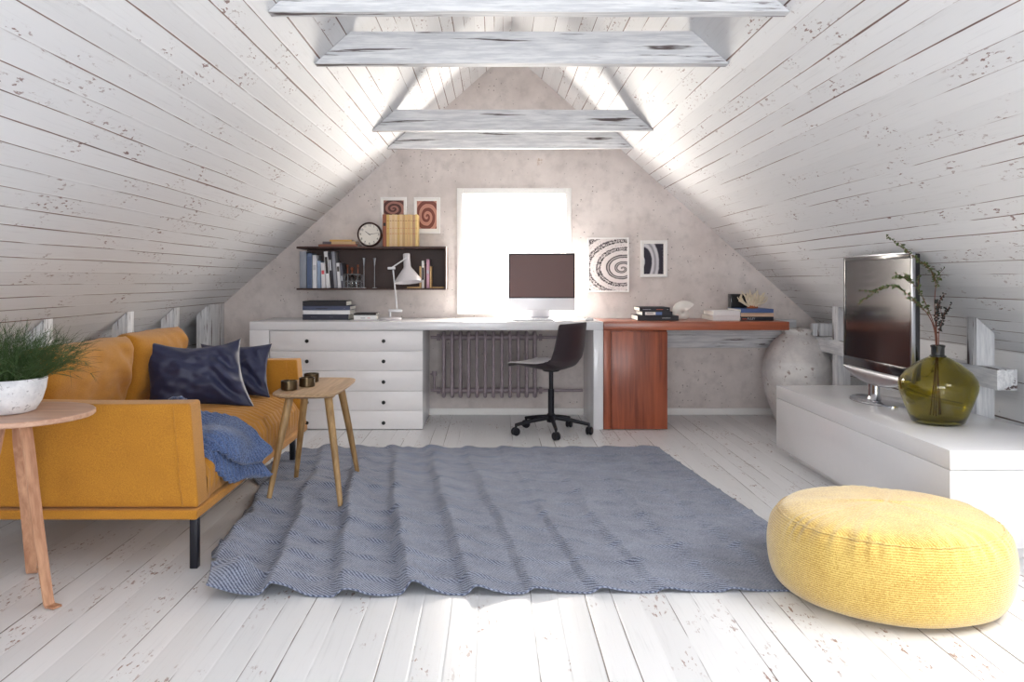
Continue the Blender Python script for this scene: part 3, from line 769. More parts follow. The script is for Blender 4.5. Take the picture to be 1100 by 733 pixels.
# right group between bookends
for lb, a, c, pt, rgb, bands in (
    ('narrow white book between the wooden bookends', 453.0, 455.6, 280.2, (238, 234, 230), ((.3, .75, 'ink'),)),
    ('thin dark book between the white and pink books', 456.0, 457.4, 284.0, (84, 52, 44), ()),
    ('pink-mauve book between the wooden bookends', 458.0, 461.2, 278.6, (206, 158, 178), ((.5, .62, 'paleink'),))):
    up_book(lb, a, c, pt, UY, .15, zf, rgb, g, 0, bands)
bm_ = wood('bookend_wood', (196, 150, 96), (232, 196, 140), 0)
def bookend(label, pxv0, pxv1, pxb0, pxb1):
    b = MB((PX(pxv0, UY), UY, zf)); za = zf
    b.box(PX(pxb0, UY), PX(pxb1, UY), UY, UY + .12, za, za + .010, .001)
    b.box(PX(pxv0, UY), PX(pxv1, UY), UY, UY + .12, za + .0095, PZ(286.2, UY), .001)
    return tag(b.build('bookend', bm_), label, 'bookend', 'wooden bookends on the wall shelf')
bookend('L-shaped wooden bookend partly behind the lamp shade', 450.6, 452.4, 437, 452.4)
bookend('L-shaped wooden bookend at the right end of the wall shelf', 461.7, 463.5, 461.7, 476.5)

# cruet bottles in a wire rack
CY_ = 6.30; ck = CY_ / F
rx0, rx1 = PX(369.8, CY_), PX(388.6, CY_)
t = thing('bottle_rack', 'small silver wire rack of bottles on the wall shelf', 'rack', ((rx0 + rx1) / 2, CY_, zf))
b = MB(t.location); r = .0022
zA, zM, zL = zf + .102, zf + .052, zf + .003
for z in (zA, zM, zL):
    b.tube([(rx0, CY_ - .025, z), (rx1, CY_ - .025, z), (rx1, CY_ + .025, z), (rx0, CY_ + .025, z), (rx0, CY_ - .025, z)], r, 6)
for x in (rx0, rx0 + .030, rx1 - .030, rx1):
    for y in (CY_ - .025, CY_ + .025): b.tube([(x, y, zf + .0008), (x, y, zA)], r, 6)
b.build('wire_frame', M['chrome'], t)
for j, (lb, px, h_, sy_) in enumerate((('left glass bottle with a tall stopper in the wire rack', 373.4, .0, 0), ('middle glass bottle with a round copper stopper in the wire rack', 378.3, .0, 1), ('right glass bottle with a tall stopper in the wire rack', 384.5, .0, 0))):
    x = PX(px, CY_); x = min(max(x, rx0 + .021), rx1 - .021)
    c = (x, CY_, zf + .007); q = thing('glass_bottle', lb, 'bottle', c, 0, 'stoppered bottles in the wire rack')
    b = MB(); b.lathe([(0, 0), (.016, 0), (.0175, .006), (.0175, .06), (.012, .078), (.006, .086), (.006, .104), (.004, .104), (.004, .086), (.0, .08)], seg=20); b.build('body', M['clear'], q, smooth=60)
    b = MB()
    if sy_: b.lathe([(0, .1045), (.005, .1045), (.005, .115), (.004, .120), (.011, .130), (.013, .139), (.009, .149), (0, .153)], seg=16)
    else: b.lathe([(0, .1045), (.005, .1045), (.004, .12), (.0035, .148), (.009, .157), (.009, .166), (.004, .170), (0, .171)], seg=16)
    b.build('stopper', M['copper'], q, smooth=60)
# candlesticks
for lb, px in (('slim dark candlestick beside the bottle rack', 391.0), ('slim silver candlestick in the middle of the wall shelf', 402.4)):
    Yc = 6.30; q = thing('candlestick', lb, 'candlestick', (PX(px, Yc), Yc, zf), 0, 'slim candlesticks on the wall shelf')
    h = PZ(277.2, Yc) - zf
    b = MB(); b.lathe([(0, .0006), (.018, .0006), (.018, .004), (.004, .007), (0, .008)], seg=20); b.build('base', M['steel'], q)
    b = MB(); b.lathe([(0, .006), (.0028, .006), (.0022, h - .065), (.004, h - .05), (0, h - .05)], seg=10); b.build('stem', M['steel'], q)
    b = MB(); b.lathe([(0, h - .052), (.0045, h - .052), (.009, h - .012), (.011, h), (.009, h), (.006, h - .012), (0, h - .015)], seg=14); b.build('cup', M['steel'], q, smooth=60)

# clock on the shelf
KY2 = 6.30; kr = 13.2 * KY2 / F; kc = (PX(397.2, KY2), KY2, zt1 + kr + .0008)
t = thing('clock', 'round white clock with a dark rim standing on the wall shelf', 'clock', kc)
R90 = Matrix.Rotation(PI / 2, 3, 'X')
b = MB(); b.lathe([(kr - .011, .022), (kr - .006, .028), (kr - .001, .024), (kr, .015), (kr, -.02), (kr - .01, -.024), (0, -.024), (0, -.02), (kr - .013, -.02), (kr - .013, .018), (kr - .011, .022)], seg=56, mat=R90); b.build('rim', M['clockrim'], t, smooth=60)
b = MB(); b.lathe([(0, .014), (kr - .0125, .014), (kr - .0125, .012), (0, .012)], seg=48, mat=R90); b.build('face', M['clockface'], t)
nums = []
for i in range(1, 13):
    a = math.radians(90 - 30 * i); nums.append((str(i), math.cos(a) * kr * .74, -.0146, math.sin(a) * kr * .74, .025))
lettering('numerals', nums, M['ink'], t)
for nm, deg, L, w in (('hour_hand', 305, .44, .0028), ('minute_hand', 81, .68, .002)):
    a = math.radians(90 - deg); b = MB(); dx, dz = math.cos(a), math.sin(a)
    pts = [(-dx * .008 - dz * w, -dz * .008 + dx * w), (dx * L * kr - dz * w * .5, dz * L * kr + dx * w * .5), (dx * L * kr + dz * w * .5, dz * L * kr - dx * w * .5), (-dx * .008 + dz * w, -dz * .008 - dx * w)]
    b.prism(pts, -.0165, -.0155); b.build(nm, M['ink'], t, smooth=0)

# upright row on top of the shelf
g = 'row of yellow spined volumes on top of the wall shelf'
edges = [410.9, 415.0, 418.2, 420.9, 423.9, 426.6, 429.3, 432.2, 434.9, 437.7, 440.6, 443.0, 446.0, 448.6]
cols = [(158, 92, 64), (222, 186, 112), (236, 206, 168), (232, 200, 152), (238, 210, 166), (226, 188, 122), (236, 206, 158), (214, 172, 122), (234, 200, 140), (228, 188, 132), (236, 204, 148), (206, 164, 126), (234, 204, 136)]
ordn = ['first', 'second', 'third', 'fourth', 'fifth', 'sixth', 'seventh', 'eighth', 'ninth', 'tenth', 'eleventh', 'twelfth']
for i in range(13):
    lb = 'reddish-brown volume next to the clock, first of the yellow row' if i == 0 else ('yellow volume nearest the window in the row on the shelf top' if i == 12 else 'yellow spined volume, %s from the clock on the shelf top' % ordn[i])
    up_book(lb, edges[i] + .15, edges[i + 1] - .15, 230.4 + (.2 * (i % 3)), 6.28, .16, zt1 + .0005, cols[i], g, 0, ((.40, .412, 'orangeink'), (.57, .58, 'orangeink'), (.80, .815, 'copper')) if i else ((.64, .74, 'ink'),))
# flat trio on top of the shelf
g = 'books lying on top of the wall shelf'
z = zt1 + .0004
flat_book('large reddish-brown book at the bottom of the pile on the shelf top', PX(342, 6.26), PX(384, 6.26), 6.26, .20, z, .018, (146, 88, 66), g)
tb = flat_book('grey and tan book in the middle of the pile on the shelf top', PX(346.5, 6.27), PX(382, 6.27), 6.27, .18, z + .0184, .021, (206, 176, 134), g)
hw = (PX(382, 6.27) - PX(346.5, 6.27)) / 2; bar(tb, -hw, -hw + .066, -.09, .001, .020, cover((92, 84, 92)), 'spine_band')
flat_book('thin yellow book on top of the pile on the shelf top', PX(354, 6.28), PX(378, 6.28), 6.28, .16, z + .0398, .013, (206, 164, 84), g)

# ------------------------------------------------------------------ pictures
def picture(name, label, px0, px1, py0, py1, ax0, ax1, ay0, ay1, art, deep=.022):
    Yp = WALL - deep - .002; x0, x1, z1, z0 = PX(px0, Yp), PX(px1, Yp), PZ(py0, Yp), PZ(py1, Yp)
    c = ((x0 + x1) / 2, WALL - .002, (z0 + z1) / 2); t = thing('framed_print', label, 'picture', c, 0, 'framed marbled prints on the gable wall')
    b = MB(c); w = .013
    for bx in ((x0, x0 + w, z0, z1), (x1 - w, x1, z0, z1), (x0 + w, x1 - w, z0, z0 + w), (x0 + w, x1 - w, z1 - w, z1)): b.box(bx[0], bx[1], Yp, WALL - .002, bx[2], bx[3], .0015)
    b.build('frame', M['frame'], t)
    b = MB(c); b.box(x0 + w, x1 - w, Yp + .006, Yp + .010, z0 + w, z1 - w); m = b.build('mount', M['mount'], t)
    xa, xb, zb, za = PX(ax0, Yp), PX(ax1, Yp), PZ(ay0, Yp), PZ(ay1, Yp)
    b = MB(c); b.box(xa, xb, Yp + .0048, Yp + .0062, za, zb); b.build('print', art, t)
    return t
picture('p', 'white framed brown swirl print half hidden by the yellow volumes', 408.5, 436.6, 211.8, 251, 412, 433.6, 215.3, 247, swirl('brown_swirl_print', .0, .05, 1.3, 95, (74, 36, 32), (160, 110, 98), .5, .25))
picture('p', 'white framed brown swirl print between the yellow volumes and the window', 444.4, 472.8, 212, 251, 447.8, 469, 216, 245.8, swirl('rust_swirl_print', .0, -.01, .75, 95, (116, 58, 46), (196, 140, 122), .5, .22, (.085, .11)))
picture('p', 'large narrow framed black and white swirl print right of the computer', 631, 675.8, 255.2, 314, 632.6, 674.2, 256.8, 312.4, swirl('large_black_swirl_print', .110, -.03, 1.35, 70, (44, 32, 38), (226, 218, 216), .30, .20, (.12, .19)), .018)
picture('p', 'small white framed dark marbled print beside the large swirl print', 688.4, 717, 258.4, 297.8, 691.8, 712.8, 262, 294.6, swirl('small_dark_swirl_print', -.10, .0, .62, 40, (34, 28, 46), (206, 204, 210), .62, .1, (.14, .2)))

# ------------------------------------------------------------------ clay urn
UX, UYc = 2.075, 6.08
t = thing('clay_urn', 'large chalky clay urn on the floor at the end of the wooden desk', 'urn', (UX, UYc, 0))
b = MB(); b.lathe([(0, .002), (.13, .002), (.15, .03), (.185, .12), (.222, .22), (.241, .33), (.242, .38), (.232, .45), (.231, .458), (.229, .462), (.205, .53), (.16, .60), (.112, .642), (.098, .650)], seg=64, fn=lambda r, z, a: (r * (1 + .006 * math.sin(3 * a + z * 9) + .004 * math.sin(7 * a)), z)); b.build('body', M['urn'], t, smooth=70)
b = MB(); b.lathe([(.097, .648), (.100, .652), (.102, .664), (.108, .668), (.108, .684), (.103, .688), (.086, .686), (.080, .66), (.10, .60), (.14, .56)], seg=48); b.build('lip', M['urn'], t, smooth=50)

# ------------------------------------------------------------------ television bench and what stands on it
BX0, BX1, BYn, BYf = 1.559, 2.14, 3.09, 4.99
t = thing('tv_bench', 'low white lacquered bench along the right wall', 'bench', (1.89, 4.1, 0))
b = MB(t.location); b.box(BX0, BX1, BYn, BYf, .052, .340, .003); b.build('body', M['white'], t)
b = MB(t.location); b.box(BX0, BX1, BYn, BYf, .342, .415, .003); b.build('top_slab', M['white'], t)
b = MB(t.location); b.box(BX0 + .012, BX1 - .012, BYn + .012, BYf - .012, .33, .36); b.build('shadow_gap', M['drawer'], t)
b = MB(t.location); b.box(BX0 + .06, BX1 - .03, BYn + .05, BYf - .05, .001, .052); b.build('plinth', M['drawer'], t)
BZ = .415
t = thing('television', 'flat television on a chrome foot, turned towards the sofa', 'television', (1.872, 4.33, BZ))
ty0, ty1, tx = 3.868, 4.63, 1.815; tz0, tz1 = .580, 1.166
b = MB(t.location); b.box(tx, tx + .032, ty0, ty1, tz0, tz1, .006); b.build('housing', M['tvblack'], t)
b = MB(t.location); w = .022; 
for bx in ((ty0, ty0 + w, tz0 + .05, tz1), (ty1 - w, ty1, tz0 + .05, tz1), (ty0 + w, ty1 - w, tz1 - w, tz1)): b.box(tx - .006, tx + .002, bx[0], bx[1], bx[2], bx[3], .002)
b.box(tx - .006, tx + .002, ty0, ty1, tz0, tz0 + .05, .002)
b.build('bezel', M['tvblack'], t)
b = MB(t.location); b.box(tx - .008, tx + .008, ty0 - .003, ty0 + .010, tz0, tz1, .002); b.box(tx - .008, tx + .012, ty0, ty1, tz1 - .002, tz1 + .006, .002); b.build('silver_edge', M['steel'], t)
b = MB(t.location); b.box(tx - .003, tx + .0, ty0 + w, ty1 - w, tz0 + .05, tz1 - w); b.build('screen', M['tvscreen'], t)
b = MB(t.location); n = 20
def chin(u, v):
    y = ty0 + (ty1 - ty0) * u; d = .07 * (1 - (2 * u - 1) ** 2) ** .8 + .004
    return (tx - .006 - .006 * math.sin(v * PI), y, tz0 - d * v)
b.grid(chin, 32, 6); solidify(b.build('silver_chin', M['steel'], t, smooth=180), .02, -1)
fc = (1.872, 4.33)
b = MB(t.location); b.lathe([(0, .001), (1.0, .001), (1.0, .005), (.96, .010), (.3, .016), (0, .016)], (fc[0], fc[1], BZ), 64, sx=.13, sy=.22); b.build('foot', M['chrome'], t, smooth=40)
b = MB(t.location); b.lathe([(.045, 0), (.036, .012), (.033, .03), (.033, .15)], (fc[0] - .03, fc[1], BZ + .014), 28, sx=.8, sy=1.3); b.build('neck', M['chrome'], t, smooth=60)

VX, VY = 1.822, 3.67
t = thing('glass_vase', 'bulbous olive green glass vase on the white bench', 'vase', (VX, VY, BZ))
outer = [(0, .002), (.094, .002), (.107, .010), (.121, .045), (.142, .102), (.157, .146), (.160, .174), (.155, .194), (.132, .228), (.090, .262), (.052, .284), (.033, .294)]
inner = [(.029, .293), (.049, .279), (.087, .256), (.128, .223), (.150, .192), (.155, .174), (.152, .146), (.137, .103), (.116, .046), (.099, .016), (.086, .012), (0, .012)]
b = MB(); b.lathe(outer + inner, seg=64); b.build('body', M['vase'], t, smooth=70)
b = MB(); b.lathe([(.029, .292), (.0335, .292), (.0335, .297), (.027, .301), (.027, .332), (.030, .336), (.030, .342), (.026, .344), (.022, .342), (.022, .297)], seg=32); b.build('neck', plain('dark_bottle_neck', (34, 36, 34), .15, coat=.5), t, smooth=50)

def catmull(pts, n):
    P = [Vector(p) for p in pts]; P = [P[0] * 2 - P[1]] + P + [P[-1] * 2 - P[-2]]; out = []
    for i in range(1, len(P) - 2):
        for k in range(n):
            f = k / n; a, b_, c, d = P[i - 1], P[i], P[i + 1], P[i + 2]
            out.append(.5 * ((2 * b_) + (c - a) * f + (2 * a - 5 * b_ + 4 * c - d) * f * f + (3 * b_ - a - 3 * c + d) * f ** 3))
    out.append(P[-2].copy()); return out
def branch(label, pix, Ys, dens, twigs, seed, kind='leaf', start=.35, lsize=.014, base_r=.0026):
    random.seed(seed)
    pts = [(PX(x, Y), Y, PZ(y, Y)) for (x, y), Y in zip(pix, Ys)]
    low = Vector((VX + random.uniform(-.03, .03), VY + random.uniform(-.02, .03), BZ + .03)); nk = Vector((VX + (pts[0][0] - VX) * .4, VY + (pts[0][1] - VY) * .4, BZ + .33))
    cv = catmull([low, nk] + pts, 8); n = len(cv)
    t = thing('leafy_branch', label, 'branch', low, 0, 'twigs standing in the green glass vase')
    b = MB(low); b.tube(cv, [base_r * (1 - .7 * i / n) for i in range(n)], 6)
    lf = MB(low); tw = [cv[int(n * start):]]
    for _ in range(twigs):
        i = random.randint(int(n * .45), n - 4); p = cv[i]; d = (cv[i + 1] - cv[i]).normalized()
        dd = (d + Vector((random.uniform(-.7, .7), random.uniform(-.7, .7), random.uniform(-.1, .7)))).normalized(); L = random.uniform(.04, .09)
        sp = [p + dd * L * q / 4 + Vector((0, 0, -.006 * (q / 4) ** 2)) for q in range(5)]; b.tube(sp, .0011, 5); tw.append(sp)
    for path in tw:
        for i in range(len(path) - 1):
            for _ in range(dens):
                p = path[i].lerp(path[i + 1], random.random())
                d = Vector((random.uniform(-1, 1), random.uniform(-1, 1), random.uniform(-.4, .8))).normalized(); s = lsize * random.uniform(.6, 1.1)
                if kind == 'berry' and random.random() < .6:
                    lf.lathe([(0, -.0045), (.0042, -.001), (.0036, .003), (0, .005)], p + d * .006, 6); continue
                side = d.cross(Vector((random.uniform(-1, 1), random.uniform(-1, 1), random.uniform(-1, 1)))).normalized(); up = d.cross(side) * .18 * s
                vs = [lf.bm.verts.new(q) for q in (p, p + d * s * .35 + side * s * .36 - up, p + d * s * .75 + side * s * .30 - up, p + d * s * 1.08, p + d * s * .75 - side * s * .30 - up, p + d * s * .35 - side * s * .36 - up, p + d * s * .55)]
                for q in range(5): lf.bm.faces.new((vs[q], vs[q + 1], vs[6]))
                lf.bm.faces.new((vs[5], vs[0], vs[6]))
    b.build('stem', M['stem'], t, smooth=180); lf.build('leaves', M['leaf'] if kind == 'leaf' else M['berry'], t, smooth=0, normals=False)
branch('tall leafy twig rising above the television from the green vase', [(1005, 350), (1004, 322), (1005, 305), (1001, 292), (988, 281), (971, 268), (952, 252.5)], [3.67, 3.67, 3.66, 3.65, 3.60, 3.58, 3.56], 3, 5, 1, start=.5)
branch('long leafy twig arching left across the television screen', [(1003, 352), (996, 337), (985, 326), (972, 314), (958, 307.4), (939.6, 314), (921, 328)], [3.67, 3.66, 3.61, 3.59, 3.57, 3.55, 3.53], 3, 5, 2, start=.4)
branch('shorter leafy twig curving left just above the arching one', [(1004, 352), (997.6, 334), (988, 314), (974, 299.6), (960, 298)], [3.68, 3.68, 3.67, 3.66, 3.65], 3, 4, 3, start=.45)
branch('straight dark-berried twig on the right of the green vase', [(1009, 355), (1013, 342), (1016, 330)], [3.67, 3.68, 3.69], 2, 5, 4, 'berry', .5)
branch('short dark-berried twig upright in the middle of the green vase', [(1006, 352), (1007, 336), (1006, 322)], [3.65, 3.61, 3.60], 2, 6, 6, 'berry', .5)

# ------------------------------------------------------------------ rug
PFX, PFY, PFR = 1.190, 2.805, .379
def sstep(a, b_, x):
    f = max(0.0, min(1.0, (x - a) / (b_ - a))); return f * f * (3 - 2 * f)
def pw(tab, x):
    for (x0, v0), (x1, v1) in zip(tab, tab[1:]):
        if x <= x1: f = sstep(0, 1, (x - x0) / (x1 - x0)); return v0 + (v1 - v0) * f
    return tab[-1][1]
LEFT = [(0, -1.06), (.08, -1.10), (.2, -1.20), (.45, -1.23), (.58, -1.27), (.72, -1.40), (.88, -1.36), (1, -1.29)]
def rug_h(x, y):
    xs = x + .135 * (y - 2.8) + .035 * mnoise.noise(Vector((x * 1.3, y * 2.2, 3.1))) + .012 * mnoise.noise(Vector((x * 3, y * 15, 6.2)))
    per = .218; q = (xs + .46) / per; f = q - math.floor(q)
    left = sstep(.5, -.95, x)
    A = .019 + .036 * left
    A *= .45 + .55 * sstep(5.1, 3.2, y)
    A *= .8 + .5 * mnoise.noise(Vector((math.floor(q) * 3.7, y * .8, 1.0)))
    f = 1 - f; ridge = (f / .80) ** 1.5 if f < .80 else (1 - (f - .80) / .20)
    ridge = sstep(0, 1, ridge)
    h = A * ridge
    ry = (y + .05 * mnoise.noise(Vector((x * 2.5, y, 7.7)))) / .205; fy = abs(ry - round(ry))
    h += sstep(.16, .0, fy) * (.007 + .006 * left) * (.55 + mnoise.noise(Vector((x * 16, y * 22, 5)))) 
    h += .010 * left * (mnoise.noise(Vector((x * 6, y * 6, 2))) + .3)
    h += .005 * (left + .35) * mnoise.noise(Vector((x * 17, y * 13, 9)))
    d = math.hypot((x + .99) / .06, (y - 2.86) / .09); h += .065 * math.exp(-d * d)
    d = math.hypot((x + .93) / .26, (y - 4.15) / .10); h += .03 * math.exp(-d * d)
    pf = math.hypot(x - PFX, y - PFY)
    h *= sstep(PFR - .03, PFR + .14, pf)
    return max(.0, h)
def rug_pt(u, v):
    yl = 2.735 + (5.12 - 2.735) * v; yr = 2.81 + (5.20 - 2.81) * v
    xl = pw(LEFT, v); xr = 1.10 - .21 * v
    x = xl + (xr - xl) * u; y = yl + (yr - yl) * u
    y += .012 * math.sin(x * 14) * (1 - v) * sstep(.6, -.6, x)
    return x, y
def rug_z(x, y): return .0075 + rug_h(x, y)
b = MB((0, 4, 0))
def rug_fn(u, v):
    x, y = rug_pt(u, v); return (x, y, rug_z(x, y))
b.grid(rug_fn, 300, 220)
o = b.build('rug', M['rug'], smooth=180); solidify(o, .006, -1)
tag(o, 'large rumpled slate-blue woven rug on the white floorboards', 'rug')

# ------------------------------------------------------------------ pouf
t = thing('pouf', 'round yellow woven pouf on the edge of the rug', 'pouf', (PFX, PFY, .010))
def pn(a, z, s=1.0): return mnoise.noise(Vector((math.cos(a) * 2.1 * s, math.sin(a) * 2.1 * s, z * 6)))
def crease(a, z):
    # gathers just under and above the seam, strongest towards the camera
    w = math.exp(-((z - .240) / .035) ** 2)
    return w * .007 * max(0, .35 + pn(a, 4.0, 1.2)) * math.sin(a * 46 + 5 * pn(a, 1.0, 2.0))
def pouf_side(r, z, a):
    return (r * (1 + .012 * pn(a, z)) + crease(a, z), z + .006 * pn(a, 3.0) * (z / .26))
SP = [(.0, .0), (.26, .0), (.325, .003), (.350, .018), (.368, .05), (.378, .095), (.380, .14), (.375, .18), (.364, .215), (.350, .236), (.338, .246)]
def dense(pr, n=4):
    return [tuple(v)[:2] for v in [Vector((p.x, p.y)) for p in catmull([(a, c, 0) for a, c in pr], n)]]
b = MB(); b.lathe([(max(0, r), max(0, z)) for r, z in dense(SP)], seg=220, fn=pouf_side); b.build('side_cover', M['pouf'], t, smooth=180)
TP = [(.340, .245), (.322, .260), (.29, .272), (.23, .283), (.15, .290), (.07, .293), (0, .294)]
b = MB(); b.lathe([(max(0, r), z) for r, z in dense(TP)], seg=220, fn=lambda r, z, a: (r * (1 + .012 * pn(a, .26)) + crease(a, z) * .8, z + .006 * pn(a, 3.0) + .006 * mnoise.noise(Vector((r * math.cos(a) * 5, r * math.sin(a) * 5, 2))) + .5 * crease(a, z))); b.build('top_cover', M['pouf_top'], t, smooth=180)
b = MB(); pts = []
for k in range(161):
    a = 2 * PI * k / 160; r, z = pouf_side(.341, .2455, a); pts.append((r * math.cos(a), r * math.sin(a), z))
b.tube(pts, .0026, 6, caps=False); b.build('seam', M['pouf'], t, smooth=180)

# ------------------------------------------------------------------ small table on the rug
t = thing('side_table', 'small oak table with splayed legs standing on the rug', 'table', (-.99, 4.1, 0))
TZ = .5245
def outline(x0, x1, y0, y1, n=48, e=5.0):
    cx, cy, hx, hy = (x0 + x1) / 2, (y0 + y1) / 2, (x1 - x0) / 2, (y1 - y0) / 2; o = []
    for k in range(n):
        a = 2 * PI * k / n; c, s = math.cos(a), math.sin(a)
        o.append((cx + hx * math.copysign(abs(c) ** (2 / e), c), cy + hy * math.copysign(abs(s) ** (2 / e), s)))
    return o
b = MB(t.location)
lay = [(outline(-1.128, -.858, 3.80, 4.43), TZ - .020), (outline(-1.148, -.838, 3.775, 4.455), TZ - .010), (outline(-1.150, -.836, 3.772, 4.458), TZ - .002), (outline(-1.146, -.840, 3.776, 4.454), TZ)]
rings = [[b.bm.verts.new((x, y, z)) for x, y in ol] for ol, z in lay]
for A, B in zip(rings, rings[1:]):
    for k in range(len(A)): b.bm.faces.new((A[k], A[(k + 1) % len(A)], B[(k + 1) % len(A)], B[k]))
b.bm.faces.new(rings[0][::-1]); b.bm.faces.new(rings[-1])
b.build('tabletop', M['oak'], t, smooth=30)
for (fx, fy, tx_, ty_) in ((-1.165, 3.885, -1.085, 3.96), (-1.152, 4.36, -1.080, 4.27), (-.818, 3.80, -.905, 3.95), (-.828, 4.33, -.905, 4.27)):
    zf_ = rug_z(fx, fy) + .001
    b = MB(t.location); b.tube([(tx_, ty_, TZ - .022), (tx_ + (fx - tx_) * .5, ty_ + (fy - ty_) * .5, (TZ + zf_) / 2), (fx, fy, zf_)], [.0195, .0165, .0115], 14); b.build('leg', M['leg_oak'], t, smooth=60)
    b = MB(t.location); b.box(tx_ - .045, tx_ + .03, ty_ - .03, ty_ + .03, TZ - .036, TZ - .0195, .006); b.build('leg_block', M['leg_oak'], t)
def cup(label, px, py):
    Yc = (CH - TZ) * F / (py - 300.0); Yc += .03
    q = thing('candle_cup', label, 'cup', (PX(px, Yc), Yc, TZ + .0006), 0, 'bronze cups on the oak table')
    r = .038
    b = MB(); b.lathe([(0, 0), (r - .003, 0), (r, .003), (r, .042), (r - .002, .0435), (r - .006, .0435), (r - .0065, .012), (0, .011)], seg=36); b.build('body', M['bronze'], q, smooth=40)
    b = MB(); b.lathe([(0, .0115), (.029, .0115), (.029, .022), (.004, .022), (0, .0215)], seg=24); b.build('wax', plain('wax_' + str(int(px)), (60, 50, 44), .6), q)
cup('nearest of the three bronze candle cups on the oak table', 310.6, 419.8)
cup('middle one of the three bronze candle cups on the oak table', 329.8, 416.2)
cup('farthest bronze candle cup on the oak table, half hidden', 334.6, 411.2)

# ------------------------------------------------------------------ sofa
SX0, SX1, SY0, SY1 = -2.12, -1.187, 3.0, 4.79
t = thing('sofa', 'mustard yellow two-seat sofa on thin black legs along the left wall', 'sofa', (-1.65, 3.9, 0))
b = MB(t.location); b.box(SX0, SX1, SY0, SY1, .183, .218, .008, 3); b.build('base', M['mustard'], t)
for (lx, ly) in ((-1.208, 3.04), (-1.262, 4.745), (-2.05, 3.04), (-2.05, 4.74)):
    zz = rug_z(lx, ly) + .001 if ly > 4 and lx > -1.5 else .001
    b = MB(t.location); b.box(lx - .014, lx + .014, ly - .016, ly + .016, zz, .184, .002); b.build('leg', M['black'], t)
def arm(y0, y1, lab):
    b = MB(t.location); NX, NY, NZ = 26, 8, 14
    def P(fx, fy, fz):
        xf = (-1.190 - .030 * fz)                           # front edge leans back towards the top
        x = SX0 + (xf - SX0) * fx; y = y0 + (y1 - y0) * fy; z = .222 + (.598 - .222) * fz
        z += fz * (.010 * (1 - fx) ** 1.0 + .006 * math.sin(fx * PI) * -1.0)
        bulge = math.sin(PI * fx) ** .5 * math.sin(PI * fz) ** .5
        y += (fy - .5) * 2 * .008 * bulge
        y += .004 * mnoise.noise(Vector((x * 5, fy, z * 6))) * bulge
        return (x, y, z)
    bmv = {}
    def V(i, j, k):
        if (i, j, k) not in bmv: bmv[(i, j, k)] = b.bm.verts.new(P(i / NX, j / NY, k / NZ))
        return bmv[(i, j, k)]
    for i in range(NX):
        for k in range(NZ):
            for j in (0, NY): b.bm.faces.new((V(i, j, k), V(i + 1, j, k), V(i + 1, j, k + 1), V(i, j, k + 1)))
        for j in range(NY):
            for k in (0, NZ): b.bm.faces.new((V(i, j, k), V(i + 1, j, k), V(i + 1, j + 1, k), V(i, j + 1, k)))
    for j in range(NY):
        for k in range(NZ):
            for i in (0, NX): b.bm.faces.new((V(i, j, k), V(i, j + 1, k), V(i, j + 1, k + 1), V(i, j, k + 1)))
    bmesh.ops.recalc_face_normals(b.bm, faces=b.bm.faces)
    es = [e for e in b.bm.edges if len(e.link_faces) == 2 and e.calc_face_angle(0) > .9]
    bmesh.ops.bevel(b.bm, geom=es, offset=.010, segments=3, profile=.5, affect='EDGES')
    o = b.build('armrest', M['mustard'], t, smooth=180)
    b = MB(t.location)
    ys = y0 - .0055
    b.tube([(-1.245, ys + .004, .232), (-1.253, ys + .001, .30), (-1.262, ys, .42), (-1.272, ys + .001, .52), (-1.278, ys + .004, .585)], .0022, 6); b.build('seam', M['mustard'], o, smooth=180)
arm(3.02, 3.135, 'near'); arm(4.665, 4.78, 'far')
b = MB(t.location); b.box(SX0, SX0 + .13, 3.14, 4.66, .222, .715, .03, 4); b.build('backrest', M['mustard'], t)
# seat cushion with channels running front to back
b = MB(t.location)
def seat(u, v):
    y = 3.142 + (4.658 - 3.142) * v
    path = [(-1.985, .26), (-1.985, .40), (-1.93, .432), (-1.7, .440), (-1.45, .432), (-1.30, .414), (-1.225, .380), (-1.196, .335), (-1.196, .27), (-1.205, .224)]
    q = u * (len(path) - 1); i = min(int(q), len(path) - 2); f = q - i
    x = path[i][0] * (1 - f) + path[i + 1][0] * f; z = path[i][1] * (1 - f) + path[i + 1][1] * f
    ph = (y / .058 + .25 * math.sin(x * 5)) % 1.0
    rib = abs(math.sin(PI * ph)) ** .6
    w = sstep(0, .15, u) * sstep(1.0, .85, u)
    e = min(v, 1 - v); round_ = sstep(0, .05, e)
    z2 = z + (.010 * (rib - 1)) * w * (1 if i < 6 else .4) - .03 * (1 - round_) * sstep(0.1, .3, u)
    x2 = x + (.008 * (rib - 1)) * w * (0 if i < 5 else 1)
    return (x2, y, z2)
b.grid(seat, 60, 300); b.build('seat_cushion', M['mustard'], t, smooth=180)
